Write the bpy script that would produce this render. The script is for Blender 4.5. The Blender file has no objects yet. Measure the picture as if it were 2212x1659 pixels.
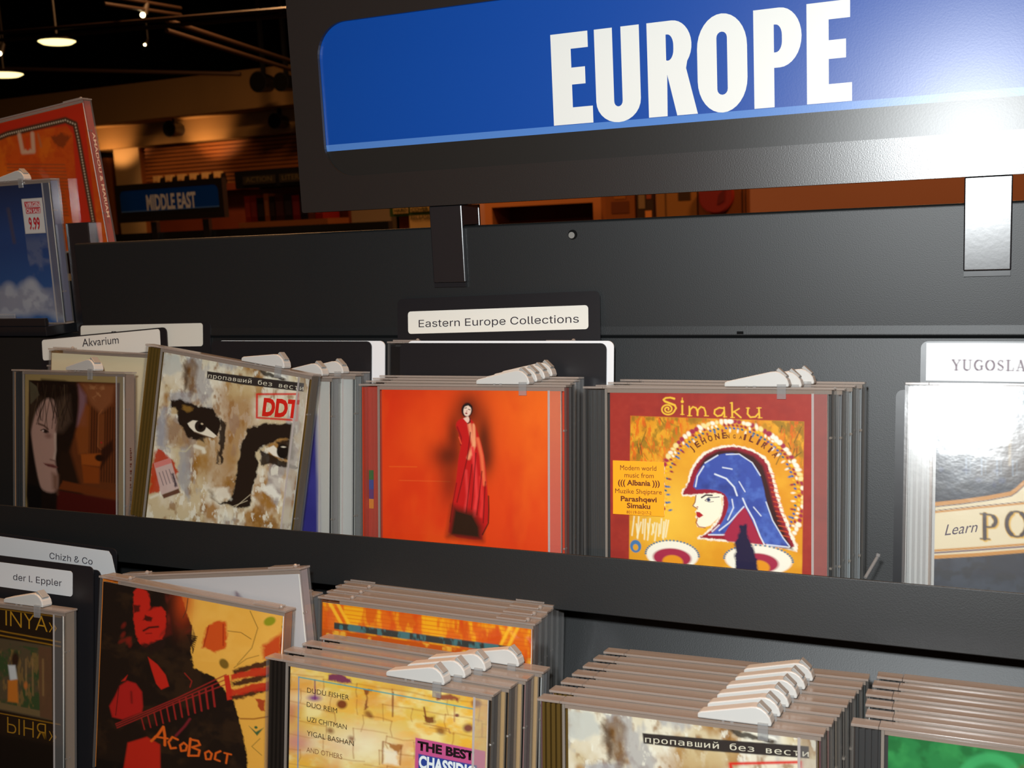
import bpy, bmesh, math, random
import numpy as np
from mathutils import Matrix, Vector

S = bpy.context.scene
COL = S.collection

# ------------------------------------------------------------------ camera
CAM = Vector((0.3722, -0.5894, 0.1018))
MR = np.array([[0.9143, 0.0178, -0.4047], [0.4022, -0.1601, 0.9015], [-0.0488, -0.9869, -0.1535]])
_u, _s, _v = np.linalg.svd(MR)
MR = _u @ _v                                   # columns: image right, image down, view direction
FPX, IW, IH = 2356.0, 2212, 1659
cam = bpy.data.objects.new('camera', bpy.data.cameras.new('camera'))
COL.objects.link(cam)
cam.data.sensor_fit = 'HORIZONTAL'
cam.data.sensor_width = 36.0
cam.data.lens = FPX / IW * 36.0
cam.data.clip_start = 0.01
cam.data.clip_end = 60
cam.data.dof.use_dof = True
cam.data.dof.focus_distance = 0.68
cam.data.dof.aperture_fstop = 24.0
cam.matrix_world = Matrix((
    (MR[0, 0], -MR[0, 1], -MR[0, 2], CAM.x),
    (MR[1, 0], -MR[1, 1], -MR[1, 2], CAM.y),
    (MR[2, 0], -MR[2, 1], -MR[2, 2], CAM.z), (0, 0, 0, 1)))
S.camera = cam

# ------------------------------------------------------------------ world, exposure, lights
w = bpy.data.worlds.new('world'); S.world = w; w.use_nodes = True
w.node_tree.nodes['Background'].inputs[0].default_value = (1.0, 0.62, 0.36, 1)
w.node_tree.nodes['Background'].inputs[1].default_value = 0.012
S.view_settings.view_transform = 'Standard'
S.view_settings.look = 'None'
S.view_settings.exposure = 0.0
S.view_settings.gamma = 1.0
S.view_settings.use_curve_mapping = False
try:
    S.cycles.transparent_max_bounces = 40
    S.cycles.use_denoising = True
except Exception:
    pass

def lamp(name, kind, loc, power, color, size=0.05, aim=None, spot=None):
    L = bpy.data.lights.new(name, kind); L.energy = power; L.color = color
    if kind in ('POINT', 'SPOT'): L.shadow_soft_size = size
    if kind == 'AREA': L.shape = 'DISK'; L.size = size
    if spot: L.spot_size = spot; L.spot_blend = 0.6
    o = bpy.data.objects.new(name, L); COL.objects.link(o); o.location = loc
    if aim is not None:
        o.rotation_euler = (Vector(aim) - Vector(loc)).to_track_quat('-Z', 'Y').to_euler()
    return o

def camoff(r, up, fwd=0):
    return CAM + Vector(MR[:, 0]) * r - Vector(MR[:, 1]) * up + Vector(MR[:, 2]) * fwd

WARM = (1.0, 0.50, 0.20)
lamp('camera_flash', 'POINT', camoff(-0.026, 0.060), 21.0, (0.93, 0.98, 1.0), 0.012)
# tungsten downlights of the shop above this aisle and the next
lamp('aisle_lamp_light', 'AREA', (0.15, -0.02, 2.05), 38, WARM, 0.35, (0.12, -0.02, 0))
lamp('aisle_lamp_light', 'AREA', (-0.9, 0.9, 2.05), 9, WARM, 0.35, (-0.9, 0.9, 0))
# tungsten light in the shop behind
lamp('back_aisle_light', 'AREA', (-3.4, 4.6, 2.1), 90, WARM, 0.5, (-3.4, 4.6, 0))
lamp('back_aisle_light', 'AREA', (0.5, 4.2, 2.1), 55, WARM, 0.5, (0.5, 4.6, 0))

# ------------------------------------------------------------------ frames of reference
LEAN = math.radians(8.0)
CA, SA = math.cos(LEAN), math.sin(LEAN)
NV = Vector((0, CA, -SA)); UV = Vector((0, SA, CA))
def P(x, u, k): return Vector((x, 0, 0)) + UV * u + NV * k        # point in the leaning frame of the bins
BM = Matrix(((1, 0, 0), (0, CA, SA), (0, -SA, CA)))               # columns x, n, u
def bg(px, py, Y):
    d = MR @ np.array([px - IW / 2, py - IH / 2, FPX]); t = (Y - CAM.y) / d[1]
    return CAM.x + d[0] * t, CAM.z + d[2] * t

# ------------------------------------------------------------------ materials
def lin(c):
    c = np.asarray(c, float) / 255.0
    return np.where(c <= 0.04045, c / 12.92, ((c + 0.055) / 1.055) ** 2.4)
def rgba(c, g=1.0):
    l = np.clip(lin(c) * g, 0, 1); return (float(l[0]), float(l[1]), float(l[2]), 1)

def mat(name, color, rough=0.5, spec=0.5, metal=0.0, bump=None, attr=None, emit=None, var=None):
    m = bpy.data.materials.new(name); m.use_nodes = True
    nt = m.node_tree; b = nt.nodes['Principled BSDF']
    b.inputs['Base Color'].default_value = color if len(color) == 4 else (*color, 1)
    b.inputs['Roughness'].default_value = rough
    b.inputs['Specular IOR Level'].default_value = spec
    b.inputs['Metallic'].default_value = metal
    if attr:
        a = nt.nodes.new('ShaderNodeVertexColor'); a.layer_name = attr
        nt.links.new(a.outputs['Color'], b.inputs['Base Color'])
    if bump or var:
        tc = nt.nodes.new('ShaderNodeTexCoord')
    if var:
        nz = nt.nodes.new('ShaderNodeTexNoise'); nz.inputs['Scale'].default_value = var[0]; nz.inputs['Detail'].default_value = 4
        nt.links.new(tc.outputs['Object'], nz.inputs['Vector'])
        mx = nt.nodes.new('ShaderNodeMix'); mx.data_type = 'RGBA'
        mx.inputs[6].default_value = b.inputs['Base Color'].default_value[:]
        mx.inputs[7].default_value = var[1]
        nt.links.new(nz.outputs['Fac'], mx.inputs[0]); nt.links.new(mx.outputs[2], b.inputs['Base Color'])
    if bump:
        nz = nt.nodes.new('ShaderNodeTexNoise'); nz.inputs['Scale'].default_value = bump[0]; nz.inputs['Detail'].default_value = 2
        nt.links.new(tc.outputs['Object'], nz.inputs['Vector'])
        bp = nt.nodes.new('ShaderNodeBump'); bp.inputs['Strength'].default_value = bump[1]; bp.inputs['Distance'].default_value = bump[2]
        nt.links.new(nz.outputs['Fac'], bp.inputs['Height']); nt.links.new(bp.outputs['Normal'], b.inputs['Normal'])
    if emit:
        b.inputs['Emission Color'].default_value = (*emit[0], 1); b.inputs['Emission Strength'].default_value = emit[1]
    return m

def clear_mat(name, tint, refl_rough, haze=0.0, haze_col=(0.5, 0.45, 0.4), wrinkle=None, ior=1.5):
    """clear styrene: what passes straight through, a Fresnel reflection on top, and some haze in the edges"""
    m = bpy.data.materials.new(name); m.use_nodes = True; nt = m.node_tree
    for n in list(nt.nodes): nt.nodes.remove(n)
    out = nt.nodes.new('ShaderNodeOutputMaterial')
    tr = nt.nodes.new('ShaderNodeBsdfTransparent'); tr.inputs[0].default_value = (*tint, 1)
    body = tr.outputs[0]
    if haze > 0:
        df = nt.nodes.new('ShaderNodeBsdfDiffuse'); df.inputs[0].default_value = (*haze_col, 1)
        mh = nt.nodes.new('ShaderNodeMixShader'); mh.inputs[0].default_value = haze
        nt.links.new(tr.outputs[0], mh.inputs[1]); nt.links.new(df.outputs[0], mh.inputs[2]); body = mh.outputs[0]
    gl = nt.nodes.new('ShaderNodeBsdfGlossy'); gl.inputs['Roughness'].default_value = refl_rough
    fr = nt.nodes.new('ShaderNodeFresnel'); fr.inputs['IOR'].default_value = ior
    mx = nt.nodes.new('ShaderNodeMixShader')
    ge = nt.nodes.new('ShaderNodeNewGeometry'); fb = nt.nodes.new('ShaderNodeMath'); fb.operation = 'SUBTRACT'; fb.inputs[0].default_value = 1.0
    nt.links.new(ge.outputs['Backfacing'], fb.inputs[1])          # reflect at the outer face only
    fm = nt.nodes.new('ShaderNodeMath'); fm.operation = 'MULTIPLY'
    nt.links.new(fr.outputs[0], fm.inputs[0]); nt.links.new(fb.outputs[0], fm.inputs[1])
    nt.links.new(fm.outputs[0], mx.inputs[0]); nt.links.new(body, mx.inputs[1]); nt.links.new(gl.outputs[0], mx.inputs[2])
    nt.links.new(mx.outputs[0], out.inputs[0])
    if wrinkle:
        tc = nt.nodes.new('ShaderNodeTexCoord'); mp = nt.nodes.new('ShaderNodeMapping'); mp.inputs['Scale'].default_value = wrinkle[1]
        nz = nt.nodes.new('ShaderNodeTexNoise'); nz.inputs['Scale'].default_value = wrinkle[0]; nz.inputs['Detail'].default_value = 3
        bp = nt.nodes.new('ShaderNodeBump'); bp.inputs['Strength'].default_value = wrinkle[2]; bp.inputs['Distance'].default_value = 0.002
        nt.links.new(tc.outputs['Object'], mp.inputs[0]); nt.links.new(mp.outputs[0], nz.inputs['Vector'])
        nt.links.new(nz.outputs['Fac'], bp.inputs['Height'])
        nt.links.new(bp.outputs['Normal'], gl.inputs['Normal']); nt.links.new(bp.outputs['Normal'], fr.inputs['Normal'])
    return m

M = {}
M['powder'] = mat('black_powder_coat', (0.0072, 0.0082, 0.0086), 0.485, 0.56, bump=(1500, 0.5, 0.00010))
M['signmetal'] = mat('black_textured_metal', (0.016, 0.0135, 0.0125), 0.31, 0.8, bump=(1300, 0.5, 0.00008))
M['gloss'] = mat('black_gloss_plastic', (0.012, 0.012, 0.014), 0.25, 1.0, bump=(300, 0.15, 0.0001))
M['cardblack'] = mat('black_card_plastic', (0.010, 0.010, 0.012), 0.35, 0.5, bump=(60, 0.1, 0.0005))
M['darkgap'] = mat('dark_recess', (0.004, 0.004, 0.004), 0.8, 0.1)
M['paper'] = mat('printed_paper', (1, 1, 1), 0.5, 0.25, attr='Col')
M['insert'] = mat('printed_sign_insert', (1, 1, 1), 0.33, 0.55, attr='Col', bump=(900, 0.3, 0.00004))
M['sticker'] = mat('printed_sticker', (1, 1, 1), 0.45, 0.35, attr='Col')
M['clear'] = clear_mat('clear_plastic', (0.97, 0.97, 0.96), 0.09)
M['rim'] = clear_mat('clear_plastic_edge', (0.76, 0.73, 0.69), 0.16, 0.34, (0.54, 0.47, 0.42))
M['wrap'] = clear_mat('shrink_wrapped_plastic', (0.95, 0.95, 0.95), 0.14, 0.02, (0.8, 0.8, 0.8), wrinkle=(50, (1.6, 1, 2.0), 0.05))
M['tray_clear'] = clear_mat('clear_tray', (0.95, 0.95, 0.95), 0.15, 0.03, (0.4, 0.4, 0.4))
M['tray_black'] = mat('black_tray', (0.012, 0.011, 0.010), 0.35, 0.4)
M['tray_grey'] = mat('dark_grey_tray', (0.035, 0.036, 0.038), 0.4, 0.4)
M['tray_amber'] = mat('amber_brown_tray', (0.10, 0.058, 0.012), 0.35, 0.4)
M['tag'] = mat('white_tag_plastic', (0.47, 0.465, 0.44), 0.45, 0.35)
M['tagbtn'] = mat('grey_tag_button', (0.27, 0.265, 0.25), 0.4, 0.4)
M['tagleg'] = clear_mat('clear_tag_leg', (0.85, 0.86, 0.86), 0.1, 0.15, (0.7, 0.7, 0.7))
_plain = {}
def plain(c, rough=0.5):
    k = (tuple(c), rough)
    if k not in _plain: _plain[k] = mat('printed_card', rgba(c), rough, 0.3)
    return _plain[k]

# ------------------------------------------------------------------ mesh builder
class MB:
    def __init__(s): s.v = []; s.f = []; s.m = []; s.c = []; s.mats = []
    def mi(s, m):
        if m not in s.mats: s.mats.append(m)
        return s.mats.index(m)
    def add(s, vs, fs, m, col=(1, 1, 1)):
        o = len(s.v); i = s.mi(m)
        s.v += [tuple(p) for p in vs]; s.c += [col] * len(vs)
        for f in fs: s.f.append(tuple(o + j for j in f)); s.m.append(i)
    def box(s, x0, x1, y0, y1, z0, z1, m, T=None, col=(1, 1, 1)):
        vs = [(x, y, z) for z in (z0, z1) for y in (y0, y1) for x in (x0, x1)]
        if T is not None: vs = [T @ Vector(p) for p in vs]
        s.add(vs, [(0, 2, 3, 1), (4, 5, 7, 6), (0, 1, 5, 4), (2, 6, 7, 3), (0, 4, 6, 2), (1, 3, 7, 5)], m, col)
    def prism(s, poly, y0, y1, m, T=None):             # polygon in x,z drawn counter-clockwise, extruded along y
        n = len(poly); vs = [(x, y0, z) for x, z in poly] + [(x, y1, z) for x, z in poly]
        if T is not None: vs = [T @ Vector(p) for p in vs]
        fs = [tuple(range(n)), tuple(range(2 * n - 1, n - 1, -1))] + [((i + 1) % n, i, n + i, n + (i + 1) % n) for i in range(n)]
        s.add(vs, fs, m)
    def xprism(s, poly, x0, x1, m):                    # polygon in y,z extruded along x
        n = len(poly); vs = [(x0, y, z) for y, z in poly] + [(x1, y, z) for y, z in poly]
        s.add(vs, [tuple(range(n - 1, -1, -1)), tuple(range(n, 2 * n))] + [(i, (i + 1) % n, n + (i + 1) % n, n + i) for i in range(n)], m)
    def tube(s, a, b, r, m, seg=12, r2=None):
        a, b = Vector(a), Vector(b); d = (b - a).normalized(); r2 = r if r2 is None else r2
        e = d.orthogonal().normalized(); g = d.cross(e)
        vs = [c + (e * math.cos(t) + g * math.sin(t)) * q for c, q in ((a, r), (b, r2)) for t in [2 * math.pi * i / seg for i in range(seg)]]
        s.add(vs, [tuple(range(seg - 1, -1, -1)), tuple(range(seg, 2 * seg))] + [(i, (i + 1) % seg, seg + (i + 1) % seg, seg + i) for i in range(seg)], m)
    def ball(s, c, r, m, seg=10, rings=6, sc=(1, 1, 1)):
        vs = []; fs = []
        for i in range(rings + 1):
            a = math.pi * i / rings
            for j in range(seg):
                b = 2 * math.pi * j / seg
                vs.append((c[0] + r * sc[0] * math.sin(a) * math.cos(b), c[1] + r * sc[1] * math.sin(a) * math.sin(b), c[2] + r * sc[2] * math.cos(a)))
        for i in range(rings):
            for j in range(seg):
                fs.append((i * seg + j, (i + 1) * seg + j, (i + 1) * seg + (j + 1) % seg, i * seg + (j + 1) % seg))
        s.add(vs, fs, m)
    def mesh(s, name, smooth=False):
        me = bpy.data.meshes.new(name); me.from_pydata(s.v, [], s.f)
        for m in s.mats: me.materials.append(m)
        me.polygons.foreach_set('material_index', s.m)
        if any(c != (1, 1, 1) for c in s.c):
            at = me.color_attributes.new('Col', 'FLOAT_COLOR', 'POINT')
            at.data.foreach_set('color', [q for c in s.c for q in (*c, 1.0)])
        if smooth: me.polygons.foreach_set('use_smooth', [True] * len(me.polygons))
        me.update(); return me
    def build(s, name, parent=None, smooth=False, bevel=0.0):
        return put(name, s.mesh(name, smooth), parent, bevel)

def put(name, me, parent=None, bevel=0.0):
    o = bpy.data.objects.new(name, me); COL.objects.link(o)
    if parent is not None: o.parent = parent
    if bevel:
        b = o.modifiers.new('bevel', 'BEVEL'); b.width = bevel; b.segments = 2; b.limit_method = 'ANGLE'
    return o
def tag(o, label=None, cat=None, group=None, kind=None):
    if label: o['label'] = label
    if cat: o['category'] = cat
    if group: o['group'] = group
    if kind: o['kind'] = kind
    return o
def thing(name, label, cat, group=None, mw=None, kind=None):
    o = bpy.data.objects.new(name, None); COL.objects.link(o); o.empty_display_size = 0.02
    if mw is not None: o.matrix_world = mw
    return tag(o, label, cat, group, kind)
def dup(root, mw, label, group=None):
    r = root.copy(); COL.objects.link(r); r.matrix_world = mw; r['label'] = label
    if group: r['group'] = group
    for ch in root.children:
        c = ch.copy(); COL.objects.link(c); c.parent = r
        for g in ch.children:
            d = g.copy(); COL.objects.link(d); d.parent = c
    return r

# ------------------------------------------------------------------ lettering
_tc = {}
import os
def bundled(fn):                                   # Blender's own lettering styles; the built-in one if they are absent
    try:
        p = os.path.join(bpy.utils.system_resource('DATAFILES'), 'fonts', fn)
        return bpy.data.fonts.load(p) if os.path.exists(p) else None
    except Exception:
        return None
FONTS = {'sans': bundled('Inter.woff2'), 'mono': bundled('DejaVuSansMono.woff2')}
def text_geo(s, bold=0.0, face='plain'):
    k = (s, bold, face)
    if k not in _tc:
        c = bpy.data.curves.new('lettering', 'FONT'); c.body = s; c.offset = bold; c.resolution_u = 3
        if FONTS.get(face): c.font = FONTS[face]
        o = bpy.data.objects.new('lettering', c); me = bpy.data.meshes.new_from_object(o)
        v = np.array([p.co[:2] for p in me.vertices]) if len(me.vertices) else np.zeros((0, 2))
        if c.font.name.startswith('Inter'): v = v * (0.682 / 0.727)
        _tc[k] = (v, [tuple(f.vertices) for f in me.polygons])
        bpy.data.objects.remove(o); bpy.data.curves.remove(c); bpy.data.meshes.remove(me)
    return _tc[k]
CAP = 0.682
def text_flat(mb, s, x0, z0, width, cap, y, m, col, bold=0.0, shear=0.0, ang=0.0, face='plain'):
    """lettering lying in a plane y = const, baseline from (x0, z0), stretched to the given width"""
    v, f = text_geo(s, bold, face)
    if not len(v): return
    sx = width / (v[:, 0].max() - v[:, 0].min()); sz = cap / CAP
    X = (v[:, 0] - v[:, 0].min()) * sx + v[:, 1] * sz * shear; Z = v[:, 1] * sz
    c, n = math.cos(ang), math.sin(ang)
    mb.add([(x0 + a * c - b * n, y, z0 + a * n + b * c) for a, b in zip(X, Z)], f, m, tuple(lin(col)))
def fill_loops(loops, extrude=0.0):
    c = bpy.data.curves.new('outline', 'CURVE'); c.dimensions = '2D'; c.fill_mode = 'BOTH'; c.extrude = extrude
    for pts in loops:
        sp = c.splines.new('POLY'); sp.points.add(len(pts) - 1)
        for p, q in zip(sp.points, pts): p.co = (q[0], q[1], 0, 1)
        sp.use_cyclic_u = True
    o = bpy.data.objects.new('outline', c); me = bpy.data.meshes.new_from_object(o)
    v = [tuple(p.co) for p in me.vertices]; f = [tuple(q.vertices) for q in me.polygons]
    bpy.data.objects.remove(o); bpy.data.curves.remove(c); bpy.data.meshes.remove(me)
    return v, f
def arc(cx, cz, rx, rz, a0, a1, n=10):
    return [(cx + rx * math.cos(math.radians(a0 + (a1 - a0) * i / n)), cz + rz * math.sin(math.radians(a0 + (a1 - a0) * i / n))) for i in range(n + 1)]
def rrect(x0, x1, z0, z1, r, n=8):
    return arc(x1 - r, z0 + r, r, r, -90, 0, n) + arc(x1 - r, z1 - r, r, r, 0, 90, n) + arc(x0 + r, z1 - r, r, r, 90, 180, n) + arc(x0 + r, z0 + r, r, r, 180, 270, n)

# ------------------------------------------------------------------ printing: colour laid on a fine mesh
def vnoise(X, Y, scale, seed, octv=4):
    rng = np.random.default_rng(seed); out = np.zeros_like(X); amp = 1.0; tot = 0
    for o in range(octv):
        g = rng.random((64, 64)); x = X / scale * 2 ** o; y = Y / scale * 2 ** o
        xi = np.floor(x).astype(int); yi = np.floor(y).astype(int); fx = x - xi; fy = y - yi
        fx = fx * fx * (3 - 2 * fx); fy = fy * fy * (3 - 2 * fy)
        a = g[yi % 64, xi % 64]; b = g[yi % 64, (xi + 1) % 64]; c = g[(yi + 1) % 64, xi % 64]; d = g[(yi + 1) % 64, (xi + 1) % 64]
        out += amp * ((a * (1 - fx) + b * fx) * (1 - fy) + (c * (1 - fx) + d * fx) * fy); tot += amp; amp *= 0.55
    return out / tot

def _ring(cx, cy, rx, ry, a0, a1, n=14): return [(cx + rx * math.cos(math.radians(a0 + (a1 - a0) * i / n)), cy + ry * math.sin(math.radians(a0 + (a1 - a0) * i / n))) for i in range(n + 1)]
TK, TN, SF = .15, .06, .05
SERIF = {'Y': (.74, [([(.08, .97), (.38, .45)], TK), ([(.68, .97), (.38, .45)], TN), ([(.38, .45), (.38, .03)], TK), ([(0, .98), (.22, .98)], SF), ([(.54, .98), (.76, .98)], SF), ([(.24, .02), (.52, .02)], SF)]),
 'U': (.76, [([(.12, .97), (.12, .30)] + _ring(.38, .28, .26, .26, 180, 270), TK), (_ring(.38, .28, .26, .26, 270, 360) + [(.64, .97)], TN), ([(0, .98), (.26, .98)], SF), ([(.53, .98), (.76, .98)], SF)]),
 'G': (.76, [(_ring(.42, .5, .36, .47, 50, 190), .09), (_ring(.42, .5, .36, .47, 110, 250), TK), (_ring(.42, .5, .36, .47, 230, 310), .08), ([(.66, .14), (.66, .42)], TK), ([(.52, .43), (.78, .43)], SF), ([(.66, .80), (.66, .96)], SF)]),
 'O': (.82, [(_ring(.41, .5, .36, .47, 0, 360, 28), .07), (_ring(.40, .5, .34, .46, 120, 240), TK), (_ring(.42, .5, .34, .46, -60, 60), TK)]),
 'S': (.54, [(_ring(.27, .73, .20, .23, 40, 200), .08), ([(.08, .68), (.16, .57), (.38, .44), (.46, .32)], TK), (_ring(.27, .26, .20, .23, 20, -150), .08), ([(.44, .80), (.44, .96)], SF), ([(.07, .05), (.07, .22)], SF)]),
 'L': (.62, [([(.15, .97), (.15, .03)], TK), ([(0, .98), (.32, .98)], SF), ([(0, .03), (.58, .03)], SF), ([(.58, .03), (.61, .26)], TN)]),
 'A': (.76, [([(.10, .02), (.37, .97)], TN), ([(.37, .97), (.66, .02)], TK), ([(.20, .34), (.54, .34)], SF), ([(0, .02), (.22, .02)], SF), ([(.52, .02), (.78, .02)], SF)]),
 'V': (.76, [([(.10, .97), (.39, .03)], TK), ([(.39, .03), (.66, .97)], TN), ([(0, .98), (.24, .98)], SF), ([(.55, .98), (.77, .98)], SF)]),
 'I': (.34, [([(.17, .97), (.17, .03)], TK), ([(.02, .98), (.32, .98)], SF), ([(.02, .02), (.32, .02)], SF)]),
 'H': (.80, [([(.14, .97), (.14, .03)], TK), ([(.66, .97), (.66, .03)], TK), ([(.14, .5), (.66, .5)], TN), ([(0, .98), (.28, .98)], SF), ([(.52, .98), (.80, .98)], SF), ([(0, .02), (.28, .02)], SF), ([(.52, .02), (.80, .02)], SF)]),
 'P': (.62, [([(.16, .97), (.16, .03)], TK), ([(.16, .96), (.34, .96)] + _ring(.34, .72, .24, .24, 90, -90) + [(.16, .48)], .07), (_ring(.34, .72, .23, .22, 50, -50), TK), ([(0, .98), (.2, .98)], SF), ([(0, .02), (.34, .02)], SF)])}
def ck(pts, n=2):
    for _ in range(n):
        q = []
        for i in range(len(pts)):
            (ax, ay), (bx, by) = pts[i], pts[(i + 1) % len(pts)]
            q += [(ax * .75 + bx * .25, ay * .75 + by * .25), (ax * .25 + bx * .75, ay * .25 + by * .75)]
        pts = q
    return pts
class Art:
    """one printed cover: drawn in its own drawing coordinates, given by three corners"""
    def __init__(s, tl, tr, bl, n=260, gain=1.0):
        s.tl, s.tr, s.bl = [np.array(p, float) for p in (tl, tr, bl)]
        s.n = n; s.gain = gain
        t = np.linspace(0, 1, n); s.U, s.V = np.meshgrid(t, t)
        q = s.tl + s.U[..., None] * (s.tr - s.tl) + s.V[..., None] * (s.bl - s.tl)
        s.X, s.Y = q[..., 0], q[..., 1]; s.C = np.ones((n, n, 3)); s.txt = []
        s.A = np.linalg.inv(np.stack([s.tr - s.tl, s.bl - s.tl], 1))
        s.px = np.linalg.norm(s.tr - s.tl) / n
    def mix(s, m, c):
        m = np.clip(m, 0, 1)[..., None]; s.C = s.C * (1 - m) + lin(c) * m
    def fill(s, c): s.C[:] = lin(c)
    def noise(s, scale, seed, sx=1, sy=1, octv=4): return vnoise(s.X * sx + 900, s.Y * sy + 900, scale, seed, octv)
    def mottle(s, c, scale, seed, lo=0.5, hi=0.65, a=1.0, sx=1, sy=1, where=None):
        m = np.clip((s.noise(scale, seed, sx, sy) - lo) / (hi - lo), 0, 1) * a
        if where is not None: m = m * where
        s.mix(m, c)
    def pm(s, pts, soft=None, jag=0, seed=1):
        """coverage of a polygon, its edge softened and, if asked, roughened"""
        X, Y = s.X, s.Y
        if jag:
            X = X + (s.noise(jag * 2, seed) - 0.5) * 2 * jag; Y = Y + (s.noise(jag * 2, seed + 7) - 0.5) * 2 * jag
        ins = np.zeros(X.shape, bool); D = np.full(X.shape, 1e9); n = len(pts)
        for i in range(n):
            (x0, y0), (x1, y1) = pts[i], pts[(i + 1) % n]
            if y0 != y1:
                ins ^= ((y0 > Y) != (y1 > Y)) & (X < (x1 - x0) * (Y - y0) / (y1 - y0) + x0)
            dx, dy = x1 - x0, y1 - y0; L = dx * dx + dy * dy + 1e-9
            t = np.clip(((X - x0) * dx + (Y - y0) * dy) / L, 0, 1)
            D = np.minimum(D, (X - x0 - t * dx) ** 2 + (Y - y0 - t * dy) ** 2)
        D = np.sqrt(D); D = np.where(ins, D, -D); soft = soft or s.px
        return np.clip(D / (2 * soft) + 0.5, 0, 1)
    def poly(s, pts, c, soft=None, a=1.0, jag=0, seed=1): s.mix(s.pm(pts, soft, jag, seed) * a, c)
    def em(s, cx, cy, rx, ry, rot=0, soft=None):
        r = math.radians(rot); x = s.X - cx; y = s.Y - cy
        a = (x * math.cos(r) + y * math.sin(r)) / rx; b = (-x * math.sin(r) + y * math.cos(r)) / ry
        soft = soft or s.px
        return np.clip((1 - np.sqrt(a * a + b * b)) * min(rx, ry) / (2 * soft) + 0.5, 0, 1)
    def ell(s, cx, cy, rx, ry, c, rot=0, soft=None, a=1.0): s.mix(s.em(cx, cy, rx, ry, rot, soft) * a, c)
    def glow(s, cx, cy, rx, ry, c, a=1.0, p=2):
        q = ((s.X - cx) / rx) ** 2 + ((s.Y - cy) / ry) ** 2; s.mix(np.exp(-q ** (p / 2)) * a, c)
    def sm(s, pts, w, soft=None):
        D = np.full(s.X.shape, 1e9); W = np.full(s.X.shape, 0.0)
        n = len(pts) - 1; ws = w if isinstance(w, (list, tuple)) else [w] * (n + 1)
        best = np.full(s.X.shape, -1e9)
        for i in range(n):
            (x0, y0), (x1, y1) = pts[i], pts[i + 1]; dx, dy = x1 - x0, y1 - y0; L = dx * dx + dy * dy + 1e-9
            t = np.clip(((s.X - x0) * dx + (s.Y - y0) * dy) / L, 0, 1)
            d = np.sqrt((s.X - x0 - t * dx) ** 2 + (s.Y - y0 - t * dy) ** 2)
            best = np.maximum(best, (ws[i] + (ws[i + 1] - ws[i]) * t) / 2 - d)
        soft = soft or s.px
        return np.clip(best / (2 * soft) + 0.5, 0, 1)
    def line(s, pts, w, c, soft=None, a=1.0): s.mix(s.sm(pts, w, soft) * a, c)
    def serif(s, word, x, y, cap, c, sp=.16, k=1.0):
        for ch in word:
            w_, st = SERIF[ch]
            for pts, t in st: s.line([(x + px * cap, y - py * cap) for px, py in pts], t * cap * k, c, s.px * .7)
            x += (w_ + sp) * cap
        return x
    def uv(s, p): return s.A @ (np.asarray(p, float) - s.tl)
    def text(s, t, x0, y0, x1, y1, cap, c, bold=0.0, shear=0.0, face='plain'): s.txt.append((t, x0, y0, x1, y1, cap, c, bold, shear, face))
    def mesh(s, name, x0, x1, z0, z1, yf, thick, material=None):
        """sheet with its print on the front face at y = yf"""
        m = material or M['paper']; n = s.n
        gx = x0 + s.U * (x1 - x0); gz = z1 - s.V * (z1 - z0)
        v = np.stack([gx, np.full_like(gx, yf), gz], -1).reshape(-1, 3)
        i = np.arange(n * n).reshape(n, n)
        f = np.stack([i[:-1, :-1], i[1:, :-1], i[1:, 1:], i[:-1, 1:]], -1).reshape(-1, 4)
        c = np.clip(s.C.reshape(-1, 3) * s.gain, 0, 0.92)
        mb = MB()
        mb.box(x0, x1, yf + 1e-5, yf + thick, z0, z1, m, col=(0.75, 0.74, 0.70))
        up = (s.bl - s.tl); up = -up / np.linalg.norm(up)
        for (t, ax, ay, bx, by, cap, col, bold, shear, face) in s.txt:
            tv, tf = text_geo(t, bold, face)
            if not len(tv): continue
            w = tv[:, 0].max() - tv[:, 0].min()
            q = [np.array([ax, ay]) + np.array([bx - ax, by - ay]) * ((p[0] - tv[:, 0].min()) / w) + (up * cap / CAP) * p[1] + np.array([bx - ax, by - ay]) / np.hypot(bx - ax, by - ay) * shear * p[1] * cap / CAP for p in tv]
            q = [s.uv(p) for p in q]
            mb.add([(x0 + a * (x1 - x0), yf - 6e-5, z1 - b * (z1 - z0)) for a, b in q], tf, m, tuple(np.clip(lin(col) * s.gain, 0, .92)))
        nv = len(mb.v)
        allv = np.concatenate([np.array(mb.v), v]); allc = np.concatenate([np.array(mb.c), c])
        me = bpy.data.meshes.new(name)
        faces = mb.f
        loops = np.concatenate([np.array([q for fc in faces for q in fc], np.int32), (f + nv).reshape(-1).astype(np.int32)])
        cnt = np.concatenate([np.array([len(fc) for fc in faces], np.int32), np.full(len(f), 4, np.int32)])
        me.vertices.add(len(allv)); me.vertices.foreach_set('co', allv.reshape(-1).astype(np.float32))
        me.loops.add(len(loops)); me.loops.foreach_set('vertex_index', loops)
        me.polygons.add(len(cnt)); me.polygons.foreach_set('loop_start', np.concatenate([[0], np.cumsum(cnt)[:-1]]).astype(np.int32))
        me.materials.append(m); me.update(calc_edges=True)
        at = me.color_attributes.new('Col', 'FLOAT_COLOR', 'POINT')
        at.data.foreach_set('color', np.concatenate([allc, np.ones((len(allc), 1))], 1).reshape(-1).astype(np.float32))
        return me

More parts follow.
